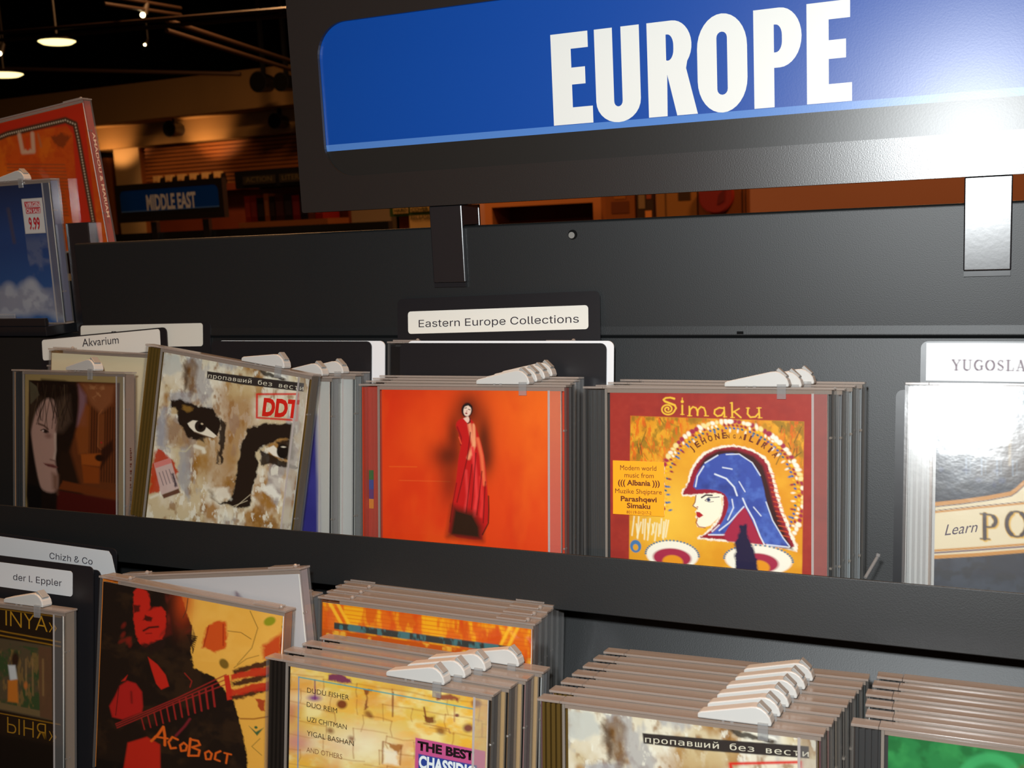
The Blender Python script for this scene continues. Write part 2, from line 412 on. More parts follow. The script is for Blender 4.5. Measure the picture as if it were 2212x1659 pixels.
# ------------------------------------------------------------------ the room
def struct(name, mb, bevel=0):
    o = mb.build(name, bevel=bevel); o['kind'] = 'structure'; return o
M['ceil'] = mat('black_painted_ceiling', (0.006, 0.005, 0.004), 0.9, 0.1)
M['floor'] = mat('brown_shop_floor', (0.06, 0.035, 0.02), 0.6, 0.3, var=(3.0, (0.04, 0.025, 0.014, 1)))
M['wallb'] = mat('beige_wall_paint', (0.42, 0.30, 0.19), 0.8, 0.1, var=(2.0, (0.38, 0.27, 0.17, 1)))
M['wallblack'] = mat('black_wall_paint', (0.008, 0.007, 0.006), 0.9, 0.1)
M['wallbrown'] = mat('brown_wall_paint', (0.34, 0.155, 0.10), 0.8, 0.1, var=(1.5, (0.30, 0.135, 0.085, 1)))
b = MB(); b.box(-13, 6, -2.6, 9.4, -1.45, -1.4, M['floor']); struct('floor', b)
b = MB(); b.box(-13, 6, -2.6, 9.4, 2.6, 2.65, M['ceil']); struct('ceiling', b)
b = MB(); b.box(-13, 6, 9.3, 9.4, -1.4, 2.6, M['wallblack']); struct('wall_back', b)
b = MB(); b.box(-13.1, -13, -2.6, 9.4, -1.4, 2.6, M['wallblack']); struct('wall_left', b)
b = MB(); b.box(6, 6.1, -2.6, 9.4, -1.4, 2.6, M['wallb']); struct('wall_right', b)
b = MB(); b.box(-13, 6, -2.7, -2.6, -1.4, 2.6, M['wallb']); struct('wall_front', b)

# ------------------------------------------------------------------ the rack in front of us
PY = 0.0787                                            # face of the header panel
BK = 0.075                                             # back of the upper bin, along the lean
UF = -0.1267                                           # upper bin floor at the front, z level
ZF = P(0, UF, 0).z
RX0, RX1 = -0.62, 0.80
rack = thing('browser_rack', 'black metal two-tier browser rack holding the cd cases, its tall back panel across the photo', 'display rack', mw=Matrix.Translation((0, 0, -1.4)))
inv = Matrix.Translation((0, 0, 1.4))
def rk(name, mb, bevel=0.0):
    o = mb.build(name, rack, bevel=bevel); o.matrix_parent_inverse = inv; return o
# header panel with folded foot and a screw hole
b = MB(); X0 = -0.308
prof = [(PY, 0.0270), (PY, 0.0945), (PY + 0.0012, 0.0957), (PY + 0.011, 0.0957), (PY + 0.012, 0.0945), (PY + 0.012, 0.018), (PY + 0.003, 0.018), (PY - 0.0010, 0.0215)]
b.xprism(prof, X0, RX1, M['powder'])
header = rk('header_panel', b, 0.0006)
b = MB(); b.tube((0.1205, PY - 0.0002, 0.0869), (0.1205, PY + 0.002, 0.0869), 0.0032, M['darkgap'], 16)
b.tube((0.1200, PY - 0.0009, 0.0866), (0.1200, PY + 0.001, 0.0866), 0.0021, mat('grey_screw', (0.22, 0.21, 0.19), 0.4, 0.5), 14)
rk('screw', b)
b = MB(); b.box(0.2262, 0.2302, PY - 0.0013, PY + 0.003, 0.0222, 0.0238, M['darkgap']); rk('slot', b)
# upper bin: leaning back, level floor, front lip
def leanbox(b, x0, x1, k0, k1, u0, u1, m):
    vs = [P(x, u, k) for u in (u0, u1) for k in (k0, k1) for x in (x0, x1)]
    b.add(vs, [(0, 2, 3, 1), (4, 5, 7, 6), (0, 1, 5, 4), (2, 6, 7, 3), (0, 4, 6, 2), (1, 3, 7, 5)], m)
b = MB(); leanbox(b, RX0, RX1, BK, BK + 0.002, -0.117, 0.0302, M['powder']); rk('upper_bin_back', b)
def floorslab(b, x0, x1, kf, uf, kb, th, m):
    """slab with a level top running back from the leaning point (uf, kf)"""
    p = P(0, uf, kf); q = P(0, uf, kb)
    b.box(x0, x1, p.y, q.y, p.z - th, p.z, m)
b = MB(); floorslab(b, RX0, RX1, -0.0100, UF, BK + 0.012, 0.0018, M['powder'])
# hidden stands below floor level are not needed here
rk('upper_bin_floor', b)
b = MB(); leanbox(b, RX0, RX1, -0.0125, -0.0105, -0.1285, -0.0957, M['powder'])
leanbox(b, RX0, RX1, -0.0105, -0.0085, -0.1285, -0.1272, M['powder'])
rk('upper_lip', b, 0.0005)
# lower bin
LBK = 0.016
b = MB(); leanbox(b, RX0, RX1, LBK, LBK + 0.002, -0.300, -0.200, M['powder'])
vs = [P(x, u, k) for (k, u) in ((LBK, -0.200), (LBK + .002, -0.200), (LBK + .0275, -0.1275), (LBK + .0255, -0.1275)) for x in (RX0, RX1)]  # upper part tipped back further, shaped to catch the flash glare
b.add(vs, [(0, 1, 7, 6), (2, 3, 1, 0), (4, 5, 3, 2), (6, 7, 5, 4), (0, 6, 4, 2), (1, 3, 5, 7)], M['powder']); rk('lower_bin_back', b)
ULO = -0.2880
b = MB(); floorslab(b, RX0, RX1, -0.112, ULO, LBK + 0.006, 0.002, M['powder']); rk('lower_bin_floor', b)
b = MB(); leanbox(b, RX0, RX1, -0.1145, -0.1120, -0.294, -0.256, M['powder']); rk('lower_lip', b, 0.0005)
b = MB(); b.box(RX0, RX1, -0.12, 0.098, -1.4, -0.302, M['powder']); rk('base_cabinet', b)
b = MB(); b.box(-0.30, RX1, PY + 0.013, 0.125, -0.302, 0.06, M['powder']); rk('rear_cabinet', b)

# side stand behind the left end of the panel, with its ledge
stand = thing('end_stand', 'black stand behind the left end of the rack, under the cloud cover case', 'display stand', mw=Matrix.Translation((-0.8, 0.2, -1.4)))
b = MB(); b.box(-1.1, -0.318, 0.127, 0.30, -1.4, 0.018, M['powder']); b.box(-1.1, -0.318, 0.154, 0.30, 0.018, 0.062, M['powder'])
o = b.build('stand_body', stand); o.matrix_parent_inverse = Matrix.Translation((0.8, -0.2, 1.4))
b = MB(); b.box(-0.52, -0.372, 0.100, 0.150, 0.018, 0.0265, M['gloss']); b.box(-0.52, -0.372, 0.100, 0.1035, 0.0265, 0.0335, M['gloss'])
b.box(-0.430, -0.408, 0.1012, 0.1024, 0.0335, 0.0375, M['tagleg'])
o = b.build('ledge', stand, bevel=0.0006); o.matrix_parent_inverse = Matrix.Translation((0.8, -0.2, 1.4))

# ------------------------------------------------------------------ the signs
def eglyph(x0, x1, z0, z1, stem=.50, top=.93, midw=.84):
    w = x1 - x0; h = z1 - z0; X = lambda t: x0 + t * w; Z = lambda t: z0 + t * h
    return [[(X(0), Z(0)), (X(1), Z(0)), (X(1), Z(.185)), (X(stem), Z(.185)), (X(stem), Z(.435)), (X(midw), Z(.435)), (X(midw), Z(.62)), (X(stem), Z(.62)), (X(stem), Z(.825)), (X(top), Z(.825)), (X(top), Z(1)), (X(0), Z(1))]]
def europe_loops():
    z0, z1 = 0.1560, 0.2116; h = z1 - z0
    g = []
    g += eglyph(0.1135, 0.1400, z0, z1)
    x0, x1 = 0.1424, 0.1712; w = x1 - x0; t = w * .405; r = w / 2; ri = w / 2 - t
    g.append([(x0, z1)] + arc(x0 + r, z0 + h * .22, r, h * .24, 180, 360, 14) + [(x1, z1), (x1 - t, z1)] + arc(x0 + r, z0 + h * .21, ri, ri * 1.2, 360, 180, 8) + [(x0 + t, z1)])
    x0 = 0.1760; xb = 0.2034; xl = 0.2064; t = 0.0117
    g.append([(x0, z0), (x0 + t, z0), (x0 + t + .0004, z0 + h * .44), (xl - t - .001, z0), (xl, z0), (xb - .0036, z0 + h * .49)] + arc(xb - .012, z0 + h * .735, .012, h * .265, -40, 90, 12) + [(x0, z1)])
    g.append([(x0 + t, z0 + h * .59)] + arc(x0 + t + .0010, z0 + h * .70, .0036, h * .115, -90, 0, 6) + arc(x0 + t + .0010, z0 + h * .745, .0036, h * .115, 0, 90, 6) + [(x0 + t, z0 + h * .86)])
    x0, x1 = 0.2067, 0.2364; w = x1 - x0; c = (x0 + x1) / 2; t = w * .395
    g.append(arc(c, z0 + h * .335, w / 2, h * .345, 180, 360, 16) + arc(c, z0 + h * .665, w / 2, h * .345, 0, 180, 16))
    g.append(arc(c, z0 + h * .235, w / 2 - t, h * .06, 180, 360, 8) + arc(c, z0 + h * .765, w / 2 - t, h * .06, 0, 180, 8))
    x0 = 0.2402; xb = 0.2676; t = 0.0117
    g.append([(x0, z0), (x0 + t, z0), (x0 + t, z0 + h * .40)] + arc(xb - .0125, z0 + h * .70, .0125, h * .30, -90, 90, 16) + [(x0, z1)])
    g.append([(x0 + t, z0 + h * .555)] + arc(x0 + t + .0010, z0 + h * .665, .0036, h * .11, -90, 0, 6) + arc(x0 + t + .0010, z0 + h * .725, .0036, h * .11, 0, 90, 6) + [(x0 + t, z0 + h * .835)])
    g += eglyph(0.2704, 0.2953, z0, z1, .49, .96, .87)
    return g
BLUE, BAND, INK, WHITE = (3, 70, 158), (80, 128, 198), (32, 31, 29), (232, 232, 226)
def make_sign(label, mw, text=None, frame_m=None):
    t = thing('category_sign', label, 'sign', mw=mw)
    x0, x1, z0, z1 = -0.080, 0.489, 0.1100, 0.2600
    wx0, wx1, wz0, wz1 = -0.0575, 0.4665, 0.1335, 0.2365
    v, f = fill_loops([rrect(x0, x1, z0, z1, 0.0015, 3), rrect(wx0, wx1, wz0, wz1, 0.0225, 12)], 0.0013)
    b = MB(); b.add([(x, 0.0013 - z, y) for x, y, z in v], f, M['signmetal'])
    b.box(x0, x0 + .002, 0.0026, 0.025, z0, z1, M['signmetal']); b.box(x1 - .002, x1, 0.0026, 0.025, z0, z1, M['signmetal'])
    b.box(x0 + .002, x1 - .002, 0.0026, 0.025, z0, z0 + .002, M['signmetal']); b.box(x0 + .002, x1 - .002, 0.0026, 0.025, z1 - .002, z1, M['signmetal'])
    b.box(x0 + .002, x1 - .002, 0.023, 0.025, z0 + .002, z1 - .002, M['signmetal'])
    b.build('frame', t)
    b = MB(); A, B_ = wx0 - .006, wx1 + .006
    for za, zb, c in ((wz0 - .006, .1513, INK), (.1513, .1557, BAND), (.1557, wz1 + .006, BLUE)):
        b.box(A, B_, 0.0030, 0.0042, za, zb, M['insert'], col=tuple(lin(c)))
    if text is None:
        v, f = fill_loops(europe_loops())
        b.add([(x, 0.0029, y) for x, y, z in v], [q[::-1] for q in f], M['insert'], tuple(lin(WHITE)))
    else:
        text_flat(b, text, 0.085, 0.1565, 0.262, 0.055, 0.0029, M['insert'], WHITE, 0.035)
    b.build('insert', t)
    return t
make_sign('blue EUROPE sign in a black frame standing on the rack panel', Matrix.Translation((0, 0.0687, 0)))
make_sign('small blue MIDDLE EAST sign in a black frame on the neighbouring rack in the background',
          Matrix.Translation((-2.815, 2.86, 0.034)) @ Matrix.Rotation(math.radians(-4), 4, 'Z'), 'MIDDLE EAST')

def make_bracket(x, label):
    t = thing('sign_bracket', label, 'bracket', 'brackets under the big blue sign', Matrix.Translation((x, PY, 0.0960)))
    b = MB(); b.box(0, 0.0245, -0.0034, -0.0001, -0.0380, 0.0139, M['gloss']); b.build('front_leg', t, bevel=0.0007)
    b = MB(); b.box(0.0004, 0.0241, -0.0001, 0.0235, 0.0002, 0.0139, M['gloss']); b.build('saddle', t, bevel=0.0005)
    b = MB(); b.box(0, 0.0245, 0.0236, 0.026, -0.026, 0.0139, M['gloss']); b.build('rear_leg', t, bevel=0.0005)
    b = MB(); b.box(0.0003, 0.0242, -0.0030, -0.0002, -0.0412, -0.0382, M['cardblack']); b.build('shadow_strip', t)  # dark strip put in for the thin shadow below the front leg
make_bracket(0.0185, 'dark left bracket hooked over the panel under the blue sign')
make_bracket(0.3548, 'right bracket under the blue sign, shining white from the flash')
tag(rb := (lambda b: (b.box(-0.3650, -0.3390, 0.127, 0.150, 0.0182, 0.113, M['gloss']), b.build('support_post', bevel=0.0008))[1])(MB()),
    'short black plastic post in front of the tilted orange case, left end of the rack', 'post')
# ------------------------------------------------------------------ the printed covers
def art_gown():
    a = Art((283, 270), (1631, 275), (283, 1798), 340, 1.0)
    a.fill((226, 66, 18))
    a.glow(1500, 350, 420, 600, (240, 104, 22), .9); a.glow(600, 650, 330, 260, (236, 88, 24), .5)
    a.glow(330, 400, 160, 500, (214, 46, 16), .7); a.glow(650, 1250, 350, 300, (222, 58, 18), .6)
    a.mottle((244, 116, 30), 260, 3, .48, .8, .35, 1, .35); a.mottle((205, 40, 14), 200, 5, .5, .8, .35, 1, .5)
    a.line([(340, 890), (560, 884)], 4, (244, 120, 40), 4, .6); a.line([(420, 998), (820, 990)], 4, (240, 120, 50), 4, .5)
    d = (38, 16, 8)
    a.glow(960, 430, 105, 150, d, .85); a.glow(1075, 640, 65, 200, d, .8); a.glow(800, 790, 120, 110, d, .75)
    a.glow(850, 620, 60, 160, d, .7); a.glow(1090, 800, 60, 130, d, .7); a.glow(820, 1000, 90, 200, (80, 22, 10), .6)
    dress = [(945, 480), (985, 500), (1010, 540), (1030, 600), (1060, 700), (1080, 800), (1092, 920), (1100, 1050), (1110, 1200), (1106, 1300), (1062, 1395), (1062, 1440), (800, 1420), (815, 1300), (840, 1120), (868, 960), (882, 800), (905, 700), (885, 640), (890, 610), (862, 560), (872, 512), (920, 488)]
    m = a.pm(ck(dress, 1), 5); a.mix(m, (196, 24, 24))
    for p, w_, c in (([(968, 540), (980, 610), (1000, 700), (960, 800)], 26, (240, 150, 110)), ([(1000, 540), (1005, 680), (985, 770)], 16, (250, 170, 120)), ([(1030, 650), (1058, 780), (1068, 900), (1075, 1000)], 26, (240, 110, 70)), ([(990, 720), (1010, 900), (1020, 1100), (1000, 1250)], 24, (236, 60, 60)), ([(940, 900), (950, 1100), (930, 1220)], 18, (226, 60, 60)), ([(1050, 950), (1062, 1150), (1050, 1250)], 24, (228, 50, 46))):
        a.mix(a.sm(p, w_, 9) * m, c)
    for p in ([(975, 600), (950, 800), (905, 1000), (870, 1150)], [(1015, 760), (1000, 980), (980, 1200)], [(1060, 900), (1040, 1080), (1020, 1240)], [(985, 850), (960, 1050), (940, 1230)], [(1085, 980), (1075, 1150), (1068, 1300)]):
        a.mix(a.sm(p, 7, 4) * m, (110, 10, 14))
    a.mix(a.pm([(838, 1180), (890, 1200), (1000, 1225), (1055, 1330), (1062, 1440), (798, 1425)], 34), (44, 24, 12))
    a.line([(1108, 1090), (1110, 1200), (1106, 1300), (1062, 1392)], 8, (40, 14, 8), 4); a.line([(868, 1000), (840, 1150), (815, 1310)], 5, (40, 14, 8), 4, .8)
    a.line([(875, 560), (905, 640), (900, 700)], 12, (150, 16, 20), 4); a.line([(888, 640), (905, 690)], 9, (226, 80, 50), 3)
    a.ell(950, 425, 42, 56, (26, 14, 16), 8, 5); a.ell(952, 430, 29, 44, (238, 208, 190), 8, 3); a.poly([(922, 492), (958, 474), (972, 500), (955, 530), (940, 515)], (236, 200, 180), 4)
    a.line([(972, 490), (972, 520), (955, 530)], 8, (30, 14, 16), 3)
    a.line([(934, 412), (946, 408)], 6, (60, 30, 40), 2); a.line([(960, 420), (974, 424)], 6, (60, 30, 40), 2); a.line([(950, 430), (946, 440)], 5, (170, 110, 100), 2); a.ell(944, 452, 9, 6, (140, 20, 40), 0, 2)
    a.line([(925, 395), (960, 384), (982, 400)], 12, (26, 14, 16), 4)
    return a

def art_helmet():
    a = Art((259, 285), (1792, 300), (259, 1858), 440, 1.0)
    RED = (162, 46, 36)
    a.fill(RED); a.mottle((170, 54, 42), 30, 4, .4, .8, .6)
    a.mottle((120, 30, 34), 120, 8, .5, .8, .3)
    sq = a.pm([(415, 460), (1640, 492), (1625, 1720), (398, 1700)], 4)
    a.mix(sq, (224, 150, 24))
    a.mottle((236, 172, 40), 140, 12, .42, .75, .7, 1, 1, sq); ring = sq * (1 - a.em(1150, 991, 430, 430, 0, 30)); a.mottle((206, 112, 16), 70, 13, .5, .7, .7, 1.6, .8, ring * (a.Y < 1250)); a.mix(sq * np.exp(-((a.X - 700) / 260) ** 2 - ((a.Y - 1180) / 300) ** 2) * .8, (248, 202, 70))
    corner = sq * (1 - a.em(1130, 1000, 520, 520, 0, 60)) * (a.Y < 1000)
    a.mottle((120, 96, 18), 60, 14, .42, .62, .7, 1.5, 1, corner); a.mottle((226, 96, 14), 40, 18, .55, .66, .8, 2, .6, corner)
    for i in range(26):
        r = random.Random(i); x, y = (r.uniform(430, 640), r.uniform(470, 760)) if i % 2 else (r.uniform(1450, 1630), r.uniform(500, 720))
        a.mix(a.sm([(x, y), (x + r.uniform(-50, 50), y + r.uniform(30, 110))], 5, 4) * sq, r.choice([(84, 74, 22), (170, 120, 20), (232, 120, 20)]))
    r = random.Random(4)
    def arcp(rx, ry, t): return 1130 + rx * math.cos(t), 1030 - ry * math.sin(t)
    for i in range(64):                               # the beaded arch: outer white and crimson, inner blue and white
        t = math.radians(-28 + i * 3.55)
        x, y = arcp(505, 535, t)
        a.mix(a.em(x, y, r.uniform(13, 24), r.uniform(11, 19), r.uniform(0, 90), 5) * sq, r.choice([(244, 236, 214), (250, 244, 226), (164, 40, 70), (240, 220, 150)]))
        x, y = arcp(478, 508, t + .02); a.mix(a.em(x, y, 12, 8, r.uniform(0, 90), 4) * sq, r.choice([(240, 190, 30), (158, 36, 56), (246, 236, 210)]))
        x, y = arcp(455, 486, t); a.mix(a.em(x, y, 10, 7, 30, 3) * sq, r.choice([(46, 96, 120), (60, 90, 160), (236, 180, 40)]))
        if i % 2: x, y = arcp(438, 470, t); a.mix(a.em(x, y, 14, 7, math.degrees(-t), 4) * sq, r.choice([(246, 232, 206), (150, 36, 60), (70, 110, 160)]))
    for i in range(16):
        a.mix(a.sm([(440 + i * 17, 1215 + r.uniform(0, 60)), (430 + i * 17 + r.uniform(-20, 20), 1330 + r.uniform(0, 60))], 9, 5) * sq, (248, 236, 196))
    # crest: white edge, crimson band, dark shadow, then the helmet itself
    crest = [(770, 1045), (830, 960), (850, 860), (895, 780), (960, 715), (1050, 675), (1150, 662), (1260, 680), (1350, 722), (1400, 770), (1440, 880), (1470, 1020), (1510, 1150), (1560, 1280), (1615, 1420), (1540, 1400), (1330, 1380), (1000, 1366), (880, 1362), (970, 1310), (1060, 1200), (1080, 1100), (1075, 1020), (860, 1050)]
    a.poly(ck(crest, 1), (250, 238, 220), 5, 1, 10, 3)
    ins = [(785, 1038), (842, 960), (866, 862), (910, 790), (970, 730), (1056, 690), (1150, 676), (1255, 694), (1338, 734), (1386, 782), (1424, 890), (1452, 1030), (1492, 1160), (1540, 1290), (1590, 1405), (1330, 1368), (1000, 1352), (905, 1352), (985, 1312), (1072, 1205), (1094, 1100), (1085, 1012), (860, 1035)]
    a.poly(ck(ins, 1), (150, 22, 44), 5, 1, 8, 9)
    a.poly([(905, 850), (960, 760), (1060, 705), (1180, 700), (1300, 740), (1365, 810), (1405, 950), (1440, 1100), (1520, 1300), (1565, 1400), (1500, 1390), (1380, 1180), (1330, 900), (1200, 760), (1000, 800)], (56, 16, 20), 12)
    for i in range(14): a.line([(1395 + i * 7, 860 + i * 34), (1440 + i * 8, 870 + i * 34)], 7, (216, 84, 30), 4, .8)
    blue = [(870, 1000), (890, 905), (930, 830), (1000, 765), (1090, 725), (1180, 725), (1270, 770), (1330, 840), (1362, 930), (1385, 1060), (1420, 1180), (1480, 1300), (1560, 1388), (1380, 1385), (1330, 1290), (1280, 1190), (1238, 1108), (1190, 1160), (1130, 1250), (1090, 1325), (980, 1325), (1040, 1290), (1100, 1200), (1130, 1100), (1110, 1030), (1060, 1000), (980, 990)]
    mb_ = a.pm(ck(blue, 1), 5); a.mix(mb_, (58, 80, 168))
    a.mottle((84, 116, 200), 80, 31, .45, .75, .9, 1, 1, mb_); a.mottle((40, 52, 124), 110, 32, .5, .78, .8, 1, 1, mb_)
    W_ = (226, 232, 244)
    for p, w_ in (([(892, 975), (905, 900), (950, 825)], 9), ([(960, 800), (1050, 742)], 8), ([(1030, 880), (1110, 910), (1165, 970), (1185, 1030)], 11), ([(1085, 830), (1150, 840)], 8), ([(1200, 930), (1240, 1000)], 7), ([(1150, 1060), (1160, 1120), (1120, 1210)], 8), ([(1060, 1290), (1130, 1230), (1232, 1110)], 9), ([(1225, 1050), (1250, 1110), (1300, 1200), (1345, 1320), (1375, 1380)], 10), ([(985, 1325), (1100, 1320)], 9), ([(1110, 735), (1200, 730), (1290, 790), (1345, 880)], 7), ([(1385, 1070), (1430, 1200), (1500, 1320), (1545, 1380)], 7), ([(1300, 1110), (1350, 1170)], 7), ([(1390, 1375), (1540, 1385)], 9), ([(1010, 1300), (1060, 1250)], 8)):
        a.mix(a.sm(p, w_, 4), W_)
    a.poly([(1238, 1115), (1275, 1190), (1322, 1295), (1365, 1375), (1120, 1368), (1090, 1330), (1135, 1255), (1190, 1165)], (166, 34, 66), 6)
    # face in profile
    a.poly([(895, 1035), (1075, 1022), (1080, 1110), (1062, 1190), (1000, 1255), (940, 1278), (905, 1270), (897, 1245), (905, 1222), (890, 1200), (902, 1178), (888, 1160), (905, 1140), (872, 1120), (890, 1090)], (250, 240, 216), 4, 1, 3)
    a.line([(895, 1040), (888, 1090), (872, 1118), (905, 1138)], 6, (120, 30, 20), 3); a.poly([(895, 1160), (920, 1162), (948, 1185), (918, 1205), (900, 1195)], (178, 24, 34), 3)
    a.line([(905, 1205), (895, 1240), (915, 1270), (960, 1275)], 7, (160, 60, 30), 4); a.line([(935, 1055), (965, 1035), (1010, 1035)], 11, (30, 20, 26), 3)
    a.line([(960, 1075), (985, 1052), (1030, 1050), (1060, 1045)], 6, (50, 40, 70), 3); a.line([(962, 1078), (990, 1086), (1020, 1080)], 4, (90, 80, 90), 2); a.ell(985, 1069, 13, 13, (70, 80, 120), 0, 3); a.ell(985, 1069, 6, 6, (20, 20, 30), 0, 2)
    a.ell(905, 1125, 7, 4, (170, 60, 40), 0, 2)
    # dark hair tress and the round ornaments below
    for x in (720, 1330):
        a.mix(a.em(x, 1490, 190 if x < 1000 else 230, 105, 0, 5) * sq, (248, 240, 224)); a.mix(a.em(x, 1510, 140, 70, 0, 6) * sq, (168, 40, 70)); a.mix(a.em(x + 5, 1540, 75, 50, 0, 6) * sq, (232, 150, 26))
    for i in range(24):
        t = i / 23 * math.pi
        for x, R in ((720, 195), (1330, 236)): a.mix(a.em(x + R * math.cos(t), 1490 - 108 * math.sin(t), 8, 6, 0, 3) * sq, (70, 120, 150))
    a.mix(a.em(450, 1440, 42, 48, 0, 4) * sq, (70, 120, 170)); a.mix(a.em(450, 1448, 20, 24, 0, 4) * sq, (224, 160, 40))
    a.poly([(1200, 1240), (1250, 1240), (1262, 1330), (1300, 1420), (1330, 1560), (1310, 1720), (1170, 1720), (1172, 1500), (1170, 1380), (1200, 1310)], (30, 22, 60), 8, 1, 16, 5)
    # the name: a spiral S and the rest in letters
    G = (240, 192, 56)
    sp = [(690 + (52 - t * 7.4) * 1.0 * math.cos(math.radians(20 + t * 118)), 408 - (44 - t * 6.0) * math.sin(math.radians(20 + t * 118)) * -1) for t in np.linspace(0, 6.2, 50)]
    a.line(sp, 11, G, 3)
    a.line([(738, 424), (752, 400), (742, 378), (700, 362), (670, 350), (660, 338), (676, 325), (710, 322), (738, 330)], [10, 13, 15, 16, 15, 13, 12, 12, 16], G, 3)
    a.line([(797, 380), (797, 446)], 12, G, 3); a.line([(785, 446), (810, 446)], 6, G, 2); a.ell(797, 352, 11, 11, G, 0, 3); a.line([(797, 325), (797, 345)], 6, G, 2)
    for x in (848, 905): a.line([(x, 450), (x + 6, 410), (x + 26, 390), (x + 48, 398), (x + 58, 425), (x + 60, 452)], 11, G, 3)
    a.line([(848, 388), (850, 455)], 11, G, 3); a.line([(835, 456), (866, 456)], 6, G, 2); a.line([(955, 456), (985, 456)], 6, G, 2)
    a.line([(1092, 400), (1060, 396), (1030, 412), (1026, 440), (1048, 458), (1078, 450), (1094, 424)], 11, G, 3); a.line([(1095, 394), (1098, 462)], 11, G, 3); a.line([(1090, 462), (1114, 462)], 6, G, 2)
    a.line([(1150, 362), (1152, 464)], 12, G, 3); a.line([(1138, 362), (1152, 358)], 7, G, 2); a.line([(1200, 402), (1156, 430)], 9, G, 3); a.line([(1165, 424), (1212, 466)], 11, G, 3); a.line([(1140, 466), (1168, 466)], 6, G, 2)
    a.line([(1262, 398), (1258, 440), (1278, 464), (1312, 460), (1334, 436)], 11, G, 3); a.line([(1336, 396), (1340, 466)], 11, G, 3); a.line([(1322, 398), (1352, 396)], 6, G, 2); a.line([(1250, 398), (1272, 398)], 6, G, 2); a.line([(1330, 467), (1358, 467)], 6, G, 2)
    # arched lettering
    words = [('JEHONE', -131.5, -96, 40), ('NGA', -92.5, -80, 24), ('ILIRIA', -76, -42, 40)]
    for wd, a0, a1, cap in words:
        for i, ch in enumerate(wd):
            t = math.radians(a0 + (a1 - a0) * i / (len(wd) - 1) if len(wd) > 1 else a0)
            cx, cy, rx, ry = 1140, 1000, 395, 385
            x, y = cx + rx * math.cos(t), cy + ry * math.sin(t)
            dx, dy = -math.sin(t), math.cos(t); wdt = cap * (.38 if ch in 'IJ' else .82)
            a.glyphs = getattr(a, 'glyphs', []) + [(ch, x - dx * wdt / 2, y - dy * wdt / 2, dx, dy, wdt, cap)]
    return a

def add_arch(a):
    """letters that stand on a curve: each turned to its own direction"""
    for ch, x, y, dx, dy, wdt, cap in getattr(a, 'glyphs', []):
        tv, tf = text_geo(ch, 0.04); x0 = tv[:, 0].min(); w_ = tv[:, 0].max() - x0
        for f in tf:
            pts = []
            for i in f:
                s_ = (tv[i, 0] - x0) / w_ * wdt; h_ = tv[i, 1] / CAP * cap
                pts.append((x + dx * s_ + dy * h_, y + dy * s_ - dx * h_))
            a.poly(pts, (100, 30, 16), 1.0)

